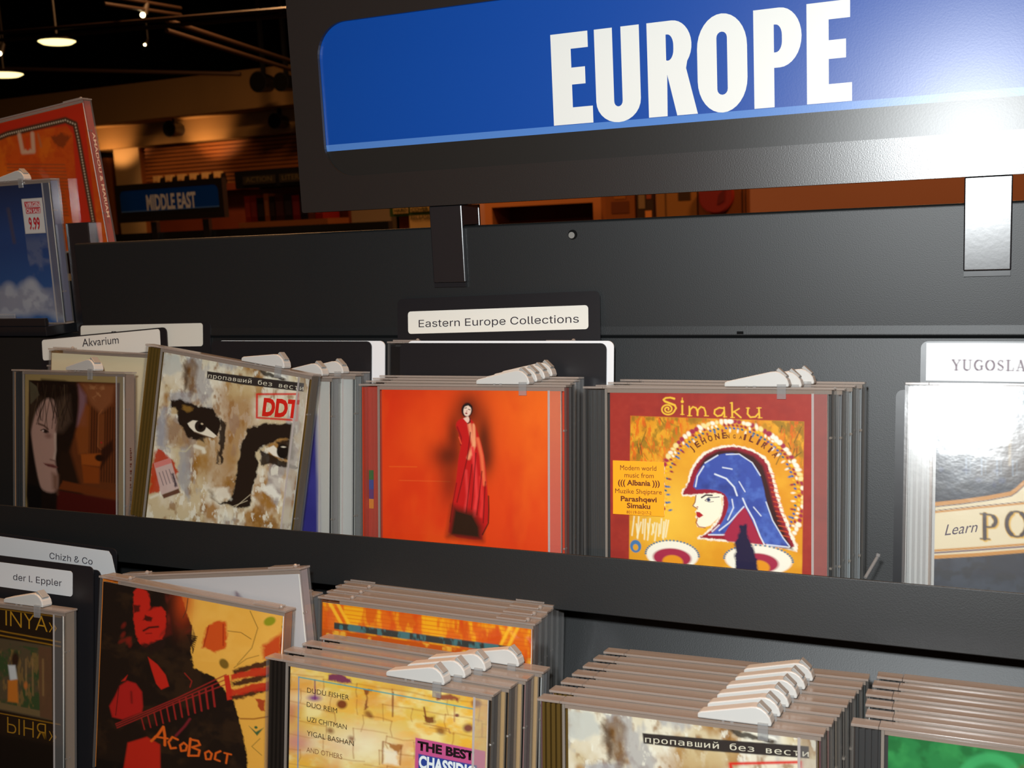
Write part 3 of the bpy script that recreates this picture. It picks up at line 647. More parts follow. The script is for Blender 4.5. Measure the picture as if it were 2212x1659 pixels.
def art_eyes():
    a = Art((205, 180), (1275, 405), (85, 1590), 360, 1.0)
    a.fill((206, 188, 152))
    a.mottle((226, 218, 198), 190, 2, .45, .6, .9, 1, .5); a.mottle((160, 112, 46), 150, 3, .48, .66, .9, 1.3, .7); a.mottle((136, 88, 26), 80, 4, .56, .70, .7, 1.3, .7)
    a.mottle((160, 158, 162), 150, 6, .56, .66, .7, 1.4, .6); a.mottle((232, 228, 212), 50, 9, .6, .7, .8, 1.5, .7)
    a.poly([(205, 190), (330, 215), (350, 330), (250, 380), (190, 360)], (196, 196, 188), 14, .9, 20)
    a.poly([(250, 520), (430, 500), (420, 640), (330, 660), (250, 560)], (150, 150, 160), 18, .7, 20)
    a.poly([(160, 760), (200, 640), (240, 640), (215, 960), (150, 960)], (158, 158, 166), 14, .8, 20)
    a.poly([(340, 960), (430, 950), (420, 1420), (330, 1250)], (160, 160, 164), 12, .75, 20)
    a.poly([(360, 260), (440, 250), (470, 330), (430, 560), (370, 480)], (104, 66, 22), 16, .7, 26); a.poly([(360, 270), (400, 330), (380, 520), (362, 440)], (70, 44, 20), 10, .7, 20)
    a.poly([(620, 480), (900, 520), (900, 760), (760, 1150), (690, 1200), (640, 800)], (158, 106, 40), 50, .65, 30)
    a.poly([(420, 820), (620, 900), (760, 1000), (750, 1250), (600, 1300), (430, 1100)], (164, 118, 48), 50, .6, 30); a.poly([(230, 700), (420, 800), (420, 960), (240, 960)], (150, 104, 40), 24, .7, 26)
    a.poly([(700, 400), (960, 440), (880, 560), (700, 560)], (196, 170, 120), 40, .6, 30)
    # black brow and eye patches, drips
    K = (34, 24, 18)
    a.poly([(262, 572), (330, 575), (430, 610), (540, 640), (600, 660), (640, 720), (650, 800), (630, 850), (560, 880), (480, 890), (420, 880), (370, 830), (330, 760), (320, 690), (262, 640)], K, 8, 1, 26, 2)
    a.poly([(440, 850), (480, 830), (540, 860), (530, 930), (500, 905), (460, 890)], K, 10, .9, 20, 5)
    a.poly([(650, 720), (690, 760), (680, 900), (668, 1080), (650, 1090), (640, 900)], K, 6, .95, 16, 3)
    a.poly([(630, 980), (648, 990), (640, 1100), (622, 1090)], K, 6, .8, 14, 3)
    a.poly([(360, 620), (420, 630), (440, 660), (400, 680), (350, 650)], (140, 104, 46), 8, .9, 14); a.poly([(270, 640), (310, 640), (320, 690), (270, 700)], (190, 160, 110), 8, .8, 14)
    a.poly([(850, 800), (960, 760), (1050, 745), (1180, 765), (1180, 880), (1100, 880), (960, 940), (920, 990), (930, 1080), (920, 1200), (900, 1300), (870, 1420), (820, 1450), (740, 1440), (680, 1430), (650, 1415), (720, 1400), (760, 1330), (770, 1200), (780, 1080), (810, 940)], K, 8, 1, 26, 7)
    a.poly([(940, 960), (1000, 990), (1100, 1050), (1215, 1090), (1210, 1115), (1100, 1100), (1000, 1080), (960, 1090)], K, 6, .95, 16, 8)
    a.poly([(1060, 900), (1180, 880), (1190, 1040), (1110, 1035), (1075, 980)], K, 8, .95, 16, 9)
    # eyes
    a.poly([(395, 765), (430, 742), (480, 745), (545, 800), (625, 865), (600, 885), (520, 860), (450, 835), (415, 800)], (236, 226, 206), 4); a.ell(498, 790, 44, 50, (36, 26, 20), 0, 4); a.ell(498, 795, 18, 20, (10, 8, 8), 0, 3); a.ell(510, 770, 10, 8, (200, 180, 150), 0, 3)
    a.line([(395, 765), (440, 735), (500, 745), (560, 800), (625, 862)], 10, K, 4); a.line([(450, 838), (520, 865), (600, 888)], 6, (110, 84, 66), 3)
    a.poly([(985, 960), (1040, 930), (1070, 960), (1100, 1010), (1110, 1035), (1040, 1010)], (236, 228, 212), 5); a.ell(1105, 975, 42, 58, (18, 14, 12), 0, 5); a.ell(1110, 940, 16, 6, (220, 210, 190), 0, 3)
    a.ell(1160, 985, 26, 22, K, 0, 12, .9)
    a.line([(240, 960), (320, 1000), (390, 1000), (430, 950)], 9, (206, 196, 160), 5, .8); a.line([(460, 955), (520, 975), (530, 1000)], 30, (232, 226, 206), 8, .9)
    a.poly([(960, 1270), (1030, 1240), (1100, 1330), (1060, 1360), (980, 1300)], (236, 234, 222), 12, .9, 14); a.poly([(610, 1290), (720, 1280), (740, 1370), (640, 1400)], (236, 230, 212), 14, .8, 20)
    a.poly([(880, 1330), (960, 1300), (1060, 1420), (1000, 1430)], (160, 112, 44), 14, .8, 20); a.poly([(1000, 1150), (1120, 1180), (1190, 1200), (1180, 1350), (1060, 1260)], (216, 210, 198), 20, .7, 20)
    a.line([(760, 1450), (880, 1330)], 4, (206, 190, 160), 3); a.line([(700, 1460), (860, 1380)], 4, (206, 190, 160), 3)
    # torn orange-red scrap and the pink ticket
    a.poly([(160, 980), (300, 1080), (330, 1180), (250, 1240), (190, 1310), (190, 1360), (110, 1370), (120, 1180)], (186, 58, 24), 8, .95, 26, 4); a.poly([(170, 1100), (280, 1090), (320, 1230), (220, 1260)], (150, 70, 30), 10, .6, 20)
    a.poly([(142, 1110), (270, 1060), (345, 1310), (205, 1370)], (204, 178, 172), 5, .95); a.poly([(142, 1110), (268, 1062), (282, 1100), (155, 1150)], (214, 120, 112), 4, .9)
    for i in range(4): a.line([(185 + i * 26, 1185 - i * 10), (220 + i * 26, 1290 - i * 10)], 6, (92, 84, 92), 3, .8)
    a.poly([(282, 1190), (300, 1184), (330, 1290), (312, 1300)], (52, 44, 56), 5, .9, 8); a.poly([(210, 1370), (340, 1310), (352, 1345), (225, 1400)], (90, 46, 30), 5, .95)
    a.poly([(560, 1300), (600, 1320), (640, 1410), (600, 1390)], (96, 66, 26), 14, .6, 16); a.line([(120, 1400), (180, 1370)], 18, (226, 220, 200), 8)
    # black caption strip and the red stamp
    a.poly([(540, 340), (800, 378), (1245, 437), (1240, 503), (800, 448), (540, 400)], (48, 42, 40), 3)
    a.text('пропавший без вести', 548, 393, 1240, 494, 46, (214, 206, 186), 0.0, 0.0, 'mono')
    a.line([(912, 525), (1205, 522), (1200, 728), (915, 712), (912, 525)], 15, (208, 32, 22), 6); a.text('DDT', 952, 690, 1205, 706, 128, (208, 32, 22), .05)
    a.poly([(920, 330), (1000, 352), (1120, 402), (1100, 415), (960, 372)], (40, 32, 26), 6, .9, 14); a.poly([(1000, 350), (1110, 380), (1120, 400)], (236, 232, 220), 6)
    a.poly([(1212, 500), (1275, 512), (1150, 1600), (1100, 1600), (1140, 1040), (1165, 740)], (226, 216, 202), 4, .45)
    return a

def art_portrait():
    a = Art((12, 408), (864, 408), (48, 1640), 260, .85)
    a.fill((176, 148, 96))
    inn = a.pm([(50, 455), (838, 455), (852, 1640), (78, 1640)], 5)
    a.mix(inn, (40, 24, 16))
    a.mix(a.pm([(490, 455), (838, 455), (850, 1420), (560, 1330), (440, 1000)], 20) * inn, (112, 56, 26))
    for x in range(570, 850, 22): a.mix(a.sm([(x, 640), (x + 4, 1200)], 8, 5) * inn, (70, 34, 18))
    a.poly([(520, 470), (800, 470), (780, 600), (690, 690), (600, 620)], (150, 88, 52), 18, .95); a.mottle((190, 130, 84), 40, 3, .5, .65, .7, 1, 1, a.pm([(530, 480), (790, 480), (690, 640)], 14))
    a.poly([(495, 480), (560, 560), (570, 790), (480, 800), (500, 620)], (146, 106, 116), 18, .9); a.poly([(560, 620), (600, 640), (596, 1000), (510, 1010), (480, 850)], (150, 78, 32), 14, .9)
    a.line([(700, 660), (672, 700), (672, 940), (700, 960)], 8, (170, 100, 56), 4); a.poly([(672, 700), (720, 690), (724, 940), (680, 960)], (132, 70, 34), 6)
    a.poly([(530, 1010), (700, 990), (725, 1040), (690, 1090), (540, 1090)], (170, 84, 28), 8); a.poly([(540, 1090), (690, 1100), (690, 1220), (560, 1230)], (150, 70, 22), 8); a.ell(690, 1025, 40, 26, (40, 20, 12), 0, 6)
    a.poly([(380, 1230), (850, 1270), (852, 1320), (340, 1300)], (120, 56, 22), 8); a.poly([(330, 1310), (852, 1330), (852, 1640), (300, 1640)], (84, 22, 16), 8)
    a.poly([(700, 960), (790, 880), (800, 960), (700, 1110)], (48, 22, 14), 12, .9); a.ell(700, 908, 8, 7, (190, 30, 40), 0, 3)
    # hair and half-lit face
    a.poly(ck([(60, 440), (480, 455), (505, 620), (480, 850), (420, 1000), (330, 1000), (330, 1700), (40, 1700)], 1), (30, 19, 14), 14)
    a.poly(ck([(200, 590), (300, 600), (320, 760), (305, 900), (302, 1050), (318, 1150), (340, 1210), (330, 1340), (180, 1330), (140, 1200), (110, 1100), (90, 950), (78, 830), (130, 680)]), (190, 150, 136), 12)
    a.poly([(78, 830), (110, 700), (190, 590), (60, 560), (60, 860)], (62, 46, 34), 20, .9); a.poly([(300, 600), (420, 560), (440, 760), (370, 850), (310, 860)], (96, 74, 60), 24, .7)
    for i in range(26):
        r = random.Random(50 + i); x = 120 + i * 12
        a.line([(x, 470 + r.uniform(0, 40)), (x + r.uniform(-30, 30), 600), (x + r.uniform(-70, 60), 700 + r.uniform(0, 140))], 7, r.choice([(62, 46, 34), (98, 78, 58), (40, 26, 20), (34, 24, 18)]), 5, .75)
    for i in range(8): a.line([(62 + i * 8, 470 + i * 5), (74 + i * 10, 640 - i * 10)], 8, (112, 104, 80), 6, .7)
    a.line([(150, 800), (200, 812), (235, 838)], 15, (84, 56, 46), 6, .9); a.ell(212, 855, 28, 15, (44, 30, 28), 12, 6); a.ell(190, 852, 9, 8, (226, 196, 184), 0, 4); a.line([(170, 850), (200, 838), (240, 858)], 7, (50, 34, 30), 4)
    a.ell(240, 890, 30, 20, (134, 92, 82), 0, 12, .7); a.line([(300, 870), (306, 1000), (296, 1070)], 18, (220, 190, 174), 9, .8); a.line([(262, 1075), (300, 1080)], 10, (120, 80, 70), 6, .8)
    a.poly([(200, 1108), (290, 1110), (330, 1130), (300, 1140), (240, 1132)], (132, 72, 68), 7); a.line([(215, 1118), (310, 1130)], 6, (90, 46, 44), 3); a.poly([(280, 1180), (340, 1190), (335, 1340), (290, 1300)], (120, 80, 60), 20, .8)
    a.poly([(60, 860), (90, 960), (150, 1220), (190, 1340), (190, 1640), (60, 1640)], (18, 14, 14), 12)
    return a

def art_guitar():
    a = Art((112, 300), (1400, 492), (150, 1895), 340, .95)
    a.fill((26, 18, 14)); a.mottle((52, 34, 20), 120, 3, .5, .7, .7)
    Y = (240, 176, 72)
    a.poly([(690, 360), (1400, 480), (1390, 1160), (1110, 1190), (970, 1020), (820, 960), (790, 800), (830, 720), (760, 560)], Y, 6, 1, 10)
    a.poly([(1110, 1180), (1390, 1140), (1400, 1890), (1260, 1890), (1230, 1600), (1160, 1330)], Y, 6, 1, 8); a.mottle((246, 186, 84), 130, 8, .45, .7, .6, 1, 1, (a.X > 790) * (a.Y < 900)); a.glow(720, 420, 70, 180, (206, 70, 24), .8)
    R = (196, 36, 24)
    a.line([(745, 400), (740, 500), (720, 560)], 6, (90, 50, 30), 3)
    a.poly([(890, 620), (960, 570), (1020, 560), (1040, 660), (1030, 780), (960, 820), (870, 790)], (212, 82, 28), 10, 1, 14); a.line([(905, 610), (880, 780)], 8, (170, 50, 20), 4); a.line([(1005, 590), (1015, 760)], 8, (170, 50, 20), 4)
    a.line([(1180, 470), (1240, 600), (1210, 760), (1120, 900)], 5, (146, 110, 44), 3); a.line([(1040, 640), (1130, 645), (1200, 690)], 5, (126, 92, 36), 3); a.ell(1315, 540, 42, 32, (150, 148, 30), -40, 6); a.ell(1030, 905, 30, 42, (128, 96, 34), -30, 6)
    a.line([(1100, 930), (1180, 850), (1260, 815)], 5, (146, 110, 44), 3); a.line([(1170, 1330), (1260, 1320), (1350, 1290)], 9, (150, 80, 26), 5)
    a.poly([(1230, 1380), (1280, 1420), (1330, 1380), (1290, 1450)], (70, 100, 60), 4); a.ell(1278, 1385, 11, 11, (70, 100, 60), 0, 3); a.line([(1310, 1470), (1260, 1540), (1330, 1600)], 5, (150, 120, 50), 3)
    a.poly([(1280, 740), (1400, 620), (1400, 800), (1290, 840)], (206, 66, 26), 16, .95, 14)
    # face, neck, chest, hand
    a.poly(ck([(345, 335), (430, 345), (480, 420), (470, 500), (530, 475), (585, 500), (606, 600), (600, 740), (540, 770), (480, 820), (455, 835), (400, 780), (365, 640), (350, 490)], 1), R, 6, 1, 10)
    H = (24, 17, 13)
    a.poly([(350, 480), (400, 482), (398, 535), (360, 550)], H, 7, .85, 10); a.poly([(445, 560), (500, 580), (490, 612), (430, 602)], H, 6, .9, 8)
    a.line([(440, 690), (480, 660), (545, 648)], 14, H, 6); a.line([(460, 712), (500, 706)], 8, (120, 20, 16), 5); a.poly([(430, 790), (480, 800), (600, 740), (610, 800), (520, 880), (420, 840)], (36, 22, 18), 10, .9, 20)
    a.poly([(480, 430), (540, 480), (470, 520)], H, 10, .8, 14); a.poly([(620, 500), (650, 700), (590, 740)], (90, 24, 18), 12, .8)
    a.poly([(486, 905), (560, 960), (625, 1040), (655, 1130), (600, 1165), (560, 1120), (520, 1010)], R, 5)
    a.poly([(260, 1260), (290, 1170), (345, 1120), (410, 1135), (460, 1200), (475, 1320), (470, 1370), (330, 1450), (250, 1440), (222, 1350)], (176, 30, 26), 8); a.line([(285, 1180), (275, 1420)], 5, (60, 14, 14), 4); a.line([(380, 1210), (390, 1300)], 14, (96, 18, 18), 8, .8); a.poly([(300, 1130), (345, 1070), (330, 1120)], R, 5)
    a.poly([(380, 1640), (520, 1570), (620, 1620), (640, 1890), (360, 1890)], (190, 36, 22), 8)
    for i in range(7):
        r = random.Random(i); x, y = r.uniform(270, 350), r.uniform(640, 820); a.ell(x, y, 14, 26, (130, 30, 20), r.uniform(0, 60), 8, .7)
        x, y = r.uniform(560, 780), r.uniform(390, 760); a.ell(x, y, 10, 30, (110, 34, 24), r.uniform(-60, 60), 8, .6)
    for i in range(9): a.line([(760 + i * 6, 700 + i * 14), (830 - i * 3, 705 + i * 17)], 7, H, 4)
    # guitar neck: strings, frets, the far hand
    for d in (0, 30, 62): a.line([(280 + d * .2, 1495 + d * .5), (720, 1220 + d * .6), (1050, 990 + d * 1.3)], 8, (160, 38, 34), 4)
    for i in range(12):
        t = (i / 11) ** 1.0; x = 470 + t * 490; y0 = 1420 - t * 330; L = 90 + t * 75
        a.line([(x, y0), (x + 28, y0 + L)], 9 + 5 * t, (156, 34, 32), 4)
    a.poly([(1035, 1000), (1070, 990), (1110, 1180), (1070, 1195)], (204, 46, 28), 4)
    for y0 in (940, 1040, 1150): a.poly([(1090, y0 + 10), (1240, y0 - 60), (1395, y0 - 130), (1395, y0 - 90), (1240, y0 - 10), (1100, y0 + 45)], (58, 20, 20), 8, .95, 16, y0)
    for y0 in (985, 1110): a.poly([(1080, y0 + 5), (1230, y0 - 60), (1395, y0 - 110), (1395, y0 - 50), (1240, y0), (1090, y0 + 50)], (200, 44, 26), 8, .95, 18, y0)
    a.poly([(1260, 1160), (1320, 1160), (1335, 1250), (1300, 1250)], (170, 40, 24), 6, .9, 12); a.line([(760, 1010), (815, 1070), (805, 1120)], 8, (150, 36, 28), 4); a.line([(820, 1380), (790, 1440), (730, 1530)], 18, (120, 30, 40), 6)
    O = (224, 96, 26)
    a.line([(555, 1600), (600, 1540), (635, 1470), (650, 1540), (655, 1620)], 20, O, 4); a.line([(580, 1560), (672, 1562)], 14, O, 4)
    a.line([(745, 1560), (705, 1545), (680, 1590), (700, 1640), (735, 1630)], 16, O, 4); a.line([(790, 1580), (765, 1605), (775, 1650), (808, 1640), (815, 1600), (790, 1580)], 15, O, 4)
    a.line([(835, 1540), (830, 1680)], 18, O, 4); a.line([(835, 1545), (890, 1550), (905, 1580), (850, 1608), (905, 1625), (900, 1670), (830, 1680)], 15, O, 4)
    a.line([(970, 1620), (945, 1640), (955, 1690), (985, 1685), (992, 1640), (970, 1620)], 14, O, 4); a.line([(1050, 1610), (1020, 1630), (1015, 1680), (1050, 1690)], 14, O, 4); a.line([(1078, 1620), (1125, 1625)], 12, O, 4); a.line([(1100, 1625), (1095, 1700)], 13, O, 4)
    return a

def art_wall():
    a = Art((235, 650), (1580, 840), (262, 2340), 340, 1.0)
    a.fill((228, 190, 84))
    a.mottle((242, 222, 150), 190, 3, .42, .62, .9, 1, 1.4); a.mottle((236, 176, 48), 110, 5, .5, .68, .8, .8, 1.5); a.mottle((224, 150, 60), 240, 6, .52, .7, .7)
    a.glow(250, 1000, 60, 130, (196, 112, 96), .8); a.glow(300, 1250, 140, 90, (200, 116, 124), .8); a.glow(760, 1220, 300, 150, (246, 236, 206), .7); a.glow(360, 900, 200, 60, (246, 232, 180), .6); a.glow(560, 720, 160, 50, (240, 200, 90), .5)
    r = random.Random(6)
    # courses of stone blocks: joints drawn as thin brown seams and dark pockets
    for j in range(14):
        y = 700 + j * 118; x = 240 - (j % 2) * 120
        while x < 1640:
            w_ = r.uniform(150, 260); yy = y + (x - 240) * .145 + r.uniform(-14, 14)
            if r.random() < .75: a.line([(x, yy), (x + w_ * .6, yy + r.uniform(8, 26)), (x + w_, yy + r.uniform(14, 36))], r.uniform(4, 9), (170, 106, 40), 6, .55)
            if r.random() < .7: a.line([(x, yy), (x + r.uniform(-10, 10), yy + 60), (x + r.uniform(-10, 10), yy + r.uniform(90, 130))], r.uniform(4, 8), (160, 96, 40), 5, .6)
            x += w_
    for x, y, s_ in ((800, 990, 26), (1290, 1090, 30), (540, 1140, 26), (690, 1190, 22), (820, 1010, 16)): a.ell(x, y, s_, s_ * .8, (120, 56, 24), 30, 12, .75)
    D = (110, 34, 34)
    a.poly([(515, 700), (590, 695), (670, 730), (675, 765), (600, 770), (560, 745), (515, 750)], (116, 36, 84), 8, .95, 18); a.poly([(1240, 810), (1330, 815), (1395, 835), (1395, 860), (1250, 855)], (140, 56, 50), 8, .9, 18)
    a.ell(615, 930, 36, 34, (120, 50, 26), 0, 10, .95); a.ell(418, 892, 44, 22, (120, 40, 130), 0, 14, .9); a.line([(416, 750), (422, 900)], 9, (112, 44, 100), 5, .9)
    a.poly([(1175, 980), (1245, 985), (1248, 1030), (1190, 1030)], (112, 44, 22), 8, .9, 14); a.line([(1175, 920), (1190, 1000)], 10, (120, 54, 30), 5); a.ell(1465, 1055, 32, 30, (110, 34, 50), 0, 12, .9); a.ell(1510, 870, 30, 28, (126, 50, 30), 0, 12, .9); a.ell(1390, 965, 14, 12, (110, 30, 50), 0, 5, .9)
    a.poly([(760, 805), (820, 800), (790, 850), (795, 950), (770, 965), (785, 860)], (132, 66, 34), 6, .9, 10); a.line([(965, 820), (968, 1000)], 10, (132, 70, 40), 5, .9); a.line([(1372, 900), (1375, 1010)], 8, (170, 100, 70), 5, .8); a.line([(1180, 1040), (1340, 1070), (1350, 1100)], 8, (160, 90, 60), 5, .7)
    a.poly([(915, 1200), (1040, 1215), (1030, 1250), (1010, 1290), (960, 1230)], (168, 104, 44), 8, .9, 12); a.line([(910, 1200), (912, 1363)], 12, (140, 70, 30), 6, .8); a.line([(1035, 1225), (1030, 1363)], 10, (140, 70, 30), 6, .7); a.poly([(925, 1250), (1000, 1270), (1020, 1363), (920, 1363)], (246, 236, 210), 10, .8, 14)
    T = (70, 158, 160)
    a.line([(298, 732), (1495, 912)], 9, T, 3); a.line([(298, 732), (316, 1500)], 7, (88, 140, 190), 3)
    K = (60, 46, 28)
    a.text('DUDU FISHER', 363, 850, 665, 894, 38, K, 0); a.text('DUO REIM', 364, 962, 584, 1000, 38, K, 0); a.text('UZI CHITMAN', 370, 1078, 656, 1124, 38, K, 0); a.text('YIGAL BASHAN', 372, 1190, 710, 1248, 40, K, 0); a.text('AND OTHERS', 374, 1320, 632, 1356, 38, (140, 96, 60), .0)
    a.poly([(1126, 1150), (1580, 1216), (1585, 1460), (1130, 1400)], (196, 84, 138), 3)
    a.poly([(1150, 1270), (1530, 1325), (1535, 1480), (1155, 1430)], (40, 66, 146), 3)
    a.text('THE BEST', 1142, 1238, 1512, 1290, 62, (28, 16, 24), .05); a.text('CHASSIDIC', 1156, 1372, 1522, 1425, 88, (230, 236, 240), .04)
    a.poly([(1498, 830), (1580, 842), (1590, 1500), (1505, 1500)], (244, 236, 200), 3, .15)
    return a

def art_phrase():
    a = Art((655, 405), (2142, 420), (625, 1815), 260, 1.0)
    a.fill((20, 28, 42)); a.mottle((44, 54, 68), 170, 3, .45, .65, .8); a.mottle((20, 24, 30), 60, 4, .5, .65, .8)
    a.poly([(1020, 640), (1300, 560), (2140, 560), (2140, 960), (900, 940)], (92, 72, 46), 60, .6, 40)
    for i in range(14):
        x = 830 + i * 92; a.line([(x, 840), (x, 935)], 9, (120, 140, 160), 4, .7); a.line([(x + 24, 842), (x + 24, 930)], 7, (110, 126, 140), 4, .6)
    for i in range(40):
        r = random.Random(i); a.ell(r.uniform(660, 2140), r.uniform(900, 1000), r.uniform(8, 26), r.uniform(8, 20), r.choice([(30, 44, 84), (22, 30, 40), (70, 74, 80)]), 0, 8, .8)
    a.line([(1092, 660), (1088, 870)], 16, (160, 140, 100), 6, .7); a.line([(870, 780), (905, 815), (870, 850)], 10, (170, 170, 160), 5, .7)
    C_ = (226, 214, 178); O = (198, 138, 50); K = (70, 50, 64)
    top = [(640, 1132), (800, 1108), (960, 1078), (1095, 1046), (1130, 1020), (1175, 975), (1240, 950), (2150, 940)]
    bot = [(2150, 1330), (1178, 1400), (900, 1440), (620, 1475)]
    a.poly(top + bot, C_, 3)
    a.line(top, 26, O, 3); a.line([(x, y + 16) for x, y in top], 6, K, 3)
    a.line([(640, 1182), (900, 1142), (1178, 1102), (1400, 1080)], 12, O, 3); a.line([(640, 1172), (900, 1132), (1178, 1092)], 4, K, 2)
    a.line([(620, 1466), (900, 1432), (1178, 1392), (2150, 1325)], 22, O, 3); a.line([(622, 1440), (900, 1404), (1178, 1366), (2150, 1290)], 9, (84, 56, 88), 3); a.line([(624, 1425), (900, 1390), (1178, 1352), (2150, 1280)], 13, O, 3)
    a.text('Learn', 697, 1325, 888, 1293, 66, (66, 48, 70), .0, .25); a.serif('P', 916, 1340, 160, (222, 176, 60), 0, 1.45); a.serif('P', 912, 1336, 160, (58, 44, 40), 0); x = 1058
    for i, ch in enumerate('OLISH'): a.serif(ch, x + 4, 1318 - i * 14, 164, (222, 176, 60), 0, 1.45); x = a.serif(ch, x, 1314 - i * 14, 164, (58, 44, 40), .14)
    return a

def art_opera():
    a = Art((-745, 420), (385, 600), (-720, 1946), 220, 1.2)
    a.fill((24, 16, 10)); G = (150, 104, 22)
    for o_ in (0, 22): a.line([(-740, 415 + o_), (370, 590 + o_ * .8)], 6, G, 4)
    for o_ in (0, 36): a.line([(-740, 600 + o_), (370, 815 + o_)], 8, G, 4)
    a.text('INYA»', -85, 672, 340, 745, 130, (162, 116, 26), -.012)
    a.poly([(-690, 690), (300, 850), (315, 1470), (-680, 1300)], (72, 60, 42), 5); a.mottle((40, 62, 32), 90, 3, .45, .6, .9, 1, 1, a.pm([(-680, 720), (270, 880), (300, 1400), (-660, 1260)], 6)); a.mottle((110, 84, 46), 60, 7, .52, .64, .8, 2, .6, a.pm([(-680, 780), (270, 920), (290, 1400), (-660, 1260)], 6))
    a.poly([(190, 850), (300, 862), (312, 1465), (210, 1440)], (84, 56, 38), 5, .9)
    for x in (90, 145, 230): a.line([(x, 960), (x + 6, 1260)], 14, (126, 96, 58), 6, .7)
    a.ell(0, 960, 30, 60, (40, 24, 16), 0, 10); a.poly([(-60, 1010), (0, 1010), (20, 1130), (-40, 1150)], (176, 176, 176), 8); a.poly([(-60, 1140), (20, 1130), (30, 1330), (-60, 1320)], (168, 96, 30), 8); a.ell(90, 1180, 16, 30, (160, 90, 40), 0, 8)
    a.poly([(-680, 1230), (210, 1390), (212, 1440), (-680, 1290)], (96, 78, 50), 4); a.line([(-720, 1330), (375, 1500)], 6, G, 4)
    a.text('ЫНЯ»', -60, 1587, 350, 1650, 130, (140, 100, 24), -.012)
    return a

def art_clouds():
    a = Art((-410, 70), (385, 62), (-435, 1040), 170, 1.35)
    a.fill((34, 58, 104)); a.mix(np.clip((400 - a.Y) / 400, 0, 1) * .9, (26, 30, 48)); a.mix(np.clip((a.Y - 500) / 500, 0, 1) * .7, (48, 88, 140))
    for cx, cy, rx, ry in ((130, 830, 100, 90), (210, 890, 110, 80), (60, 900, 120, 90), (-120, 900, 160, 110), (150, 760, 40, 40), (-250, 800, 120, 110), (350, 960, 90, 60), (-30, 800, 50, 50)): a.mix(a.em(cx, cy, rx, ry, 0, 26) * .9, (150, 150, 158))
    a.mottle((112, 112, 128), 90, 5, .48, .62, .6, 1, 1, np.clip((a.Y - 740) / 60, 0, 1) * np.clip((1000 - a.Y) / 60, 0, 1))
    a.mottle((96, 100, 122), 120, 9, .55, .68, .6, 1, 1, (a.X > 150) * np.clip((a.Y - 380) / 90, 0, 1)); a.line([(50, 230), (60, 460)], 22, (70, 60, 66), 12, .8); a.poly([(330, 380), (380, 340), (370, 980), (330, 980)], (86, 76, 84), 24, .6)
    return a

def art_orangeback():
    a = Art((-330, 960), (440, 765), (-140, 1690), 220, 1.1)
    a.fill((192, 72, 16)); a.mottle((206, 96, 18), 160, 3, .45, .65, .8); a.mottle((176, 56, 14), 50, 4, .5, .66, .5)
    def corner(p): return p
    fr = [(-300, 1050), (-60, 960), (330, 862), (395, 880), (420, 960), (600, 1650)]
    a.poly([(-330, 960), (440, 765), (600, 1640), (470, 1660), (380, 930), (340, 890), (-300, 1010)], (186, 40, 18), 6)
    a.line(fr, 34, (70, 44, 28), 6)
    pts = []
    for (p, q) in zip(fr[:-1], fr[1:]):
        L = math.hypot(q[0] - p[0], q[1] - p[1]); k = max(1, int(L / 15))
        pts += [(p[0] + (q[0] - p[0]) * i / k, p[1] + (q[1] - p[1]) * i / k) for i in range(k)]
    D = np.zeros(a.X.shape)
    for x, y in pts: D = np.maximum(D, a.em(x, y, 4.5, 4.5, 0, 4))
    a.mix(D, (196, 170, 140))
    a.line([(20, 960), (45, 1050), (120, 1040), (110, 950)], 26, (196, 150, 120), 7); a.line([(75, 980), (80, 1030)], 20, (192, 60, 20), 6); a.line([(150, 950), (170, 1010)], 14, (170, 100, 60), 6, .7)
    a.poly([(240, 950), (300, 935), (370, 940), (320, 1010), (280, 1010)], (112, 46, 18), 8, .8, 14)
    for i in range(20): a.line([(-60, 1125 + i * 18), (330 + (i * 5) % 40, 1105 - 8 + i * 18)], 6, (120, 66, 34), 4, .75)
    a.poly([(30, 1470), (130, 1400), (280, 1410), (320, 1500), (60, 1560)], (150, 66, 22), 20, .7, 20)
    return a

def art_green():
    a = Art((310, 1370), (2160, 1620), (310, 3200), 220, 1.0)
    a.fill((34, 120, 62)); a.mottle((50, 142, 74), 160, 4, .45, .65, .8); a.mottle((20, 92, 44), 90, 6, .5, .66, .7)
    a.ell(950, 1700, 210, 220, (62, 168, 100), 0, 14, .7); a.ell(950, 1720, 150, 170, (30, 118, 60), 0, 14, .9); a.ell(1260, 1640, 40, 40, (196, 84, 60), 0, 8); a.line([(1340, 1600), (1320, 1800)], 40, (170, 170, 40), 10)
    a.poly([(1150, 1600), (2160, 1700), (2160, 3000), (1500, 2600)], (110, 60, 30), 60, .8, 60); a.line([(1500, 1620), (1560, 1900)], 120, (70, 110, 40), 30, .8); a.ell(1820, 1780, 110, 120, (150, 60, 60), 0, 16, .8)
    return a

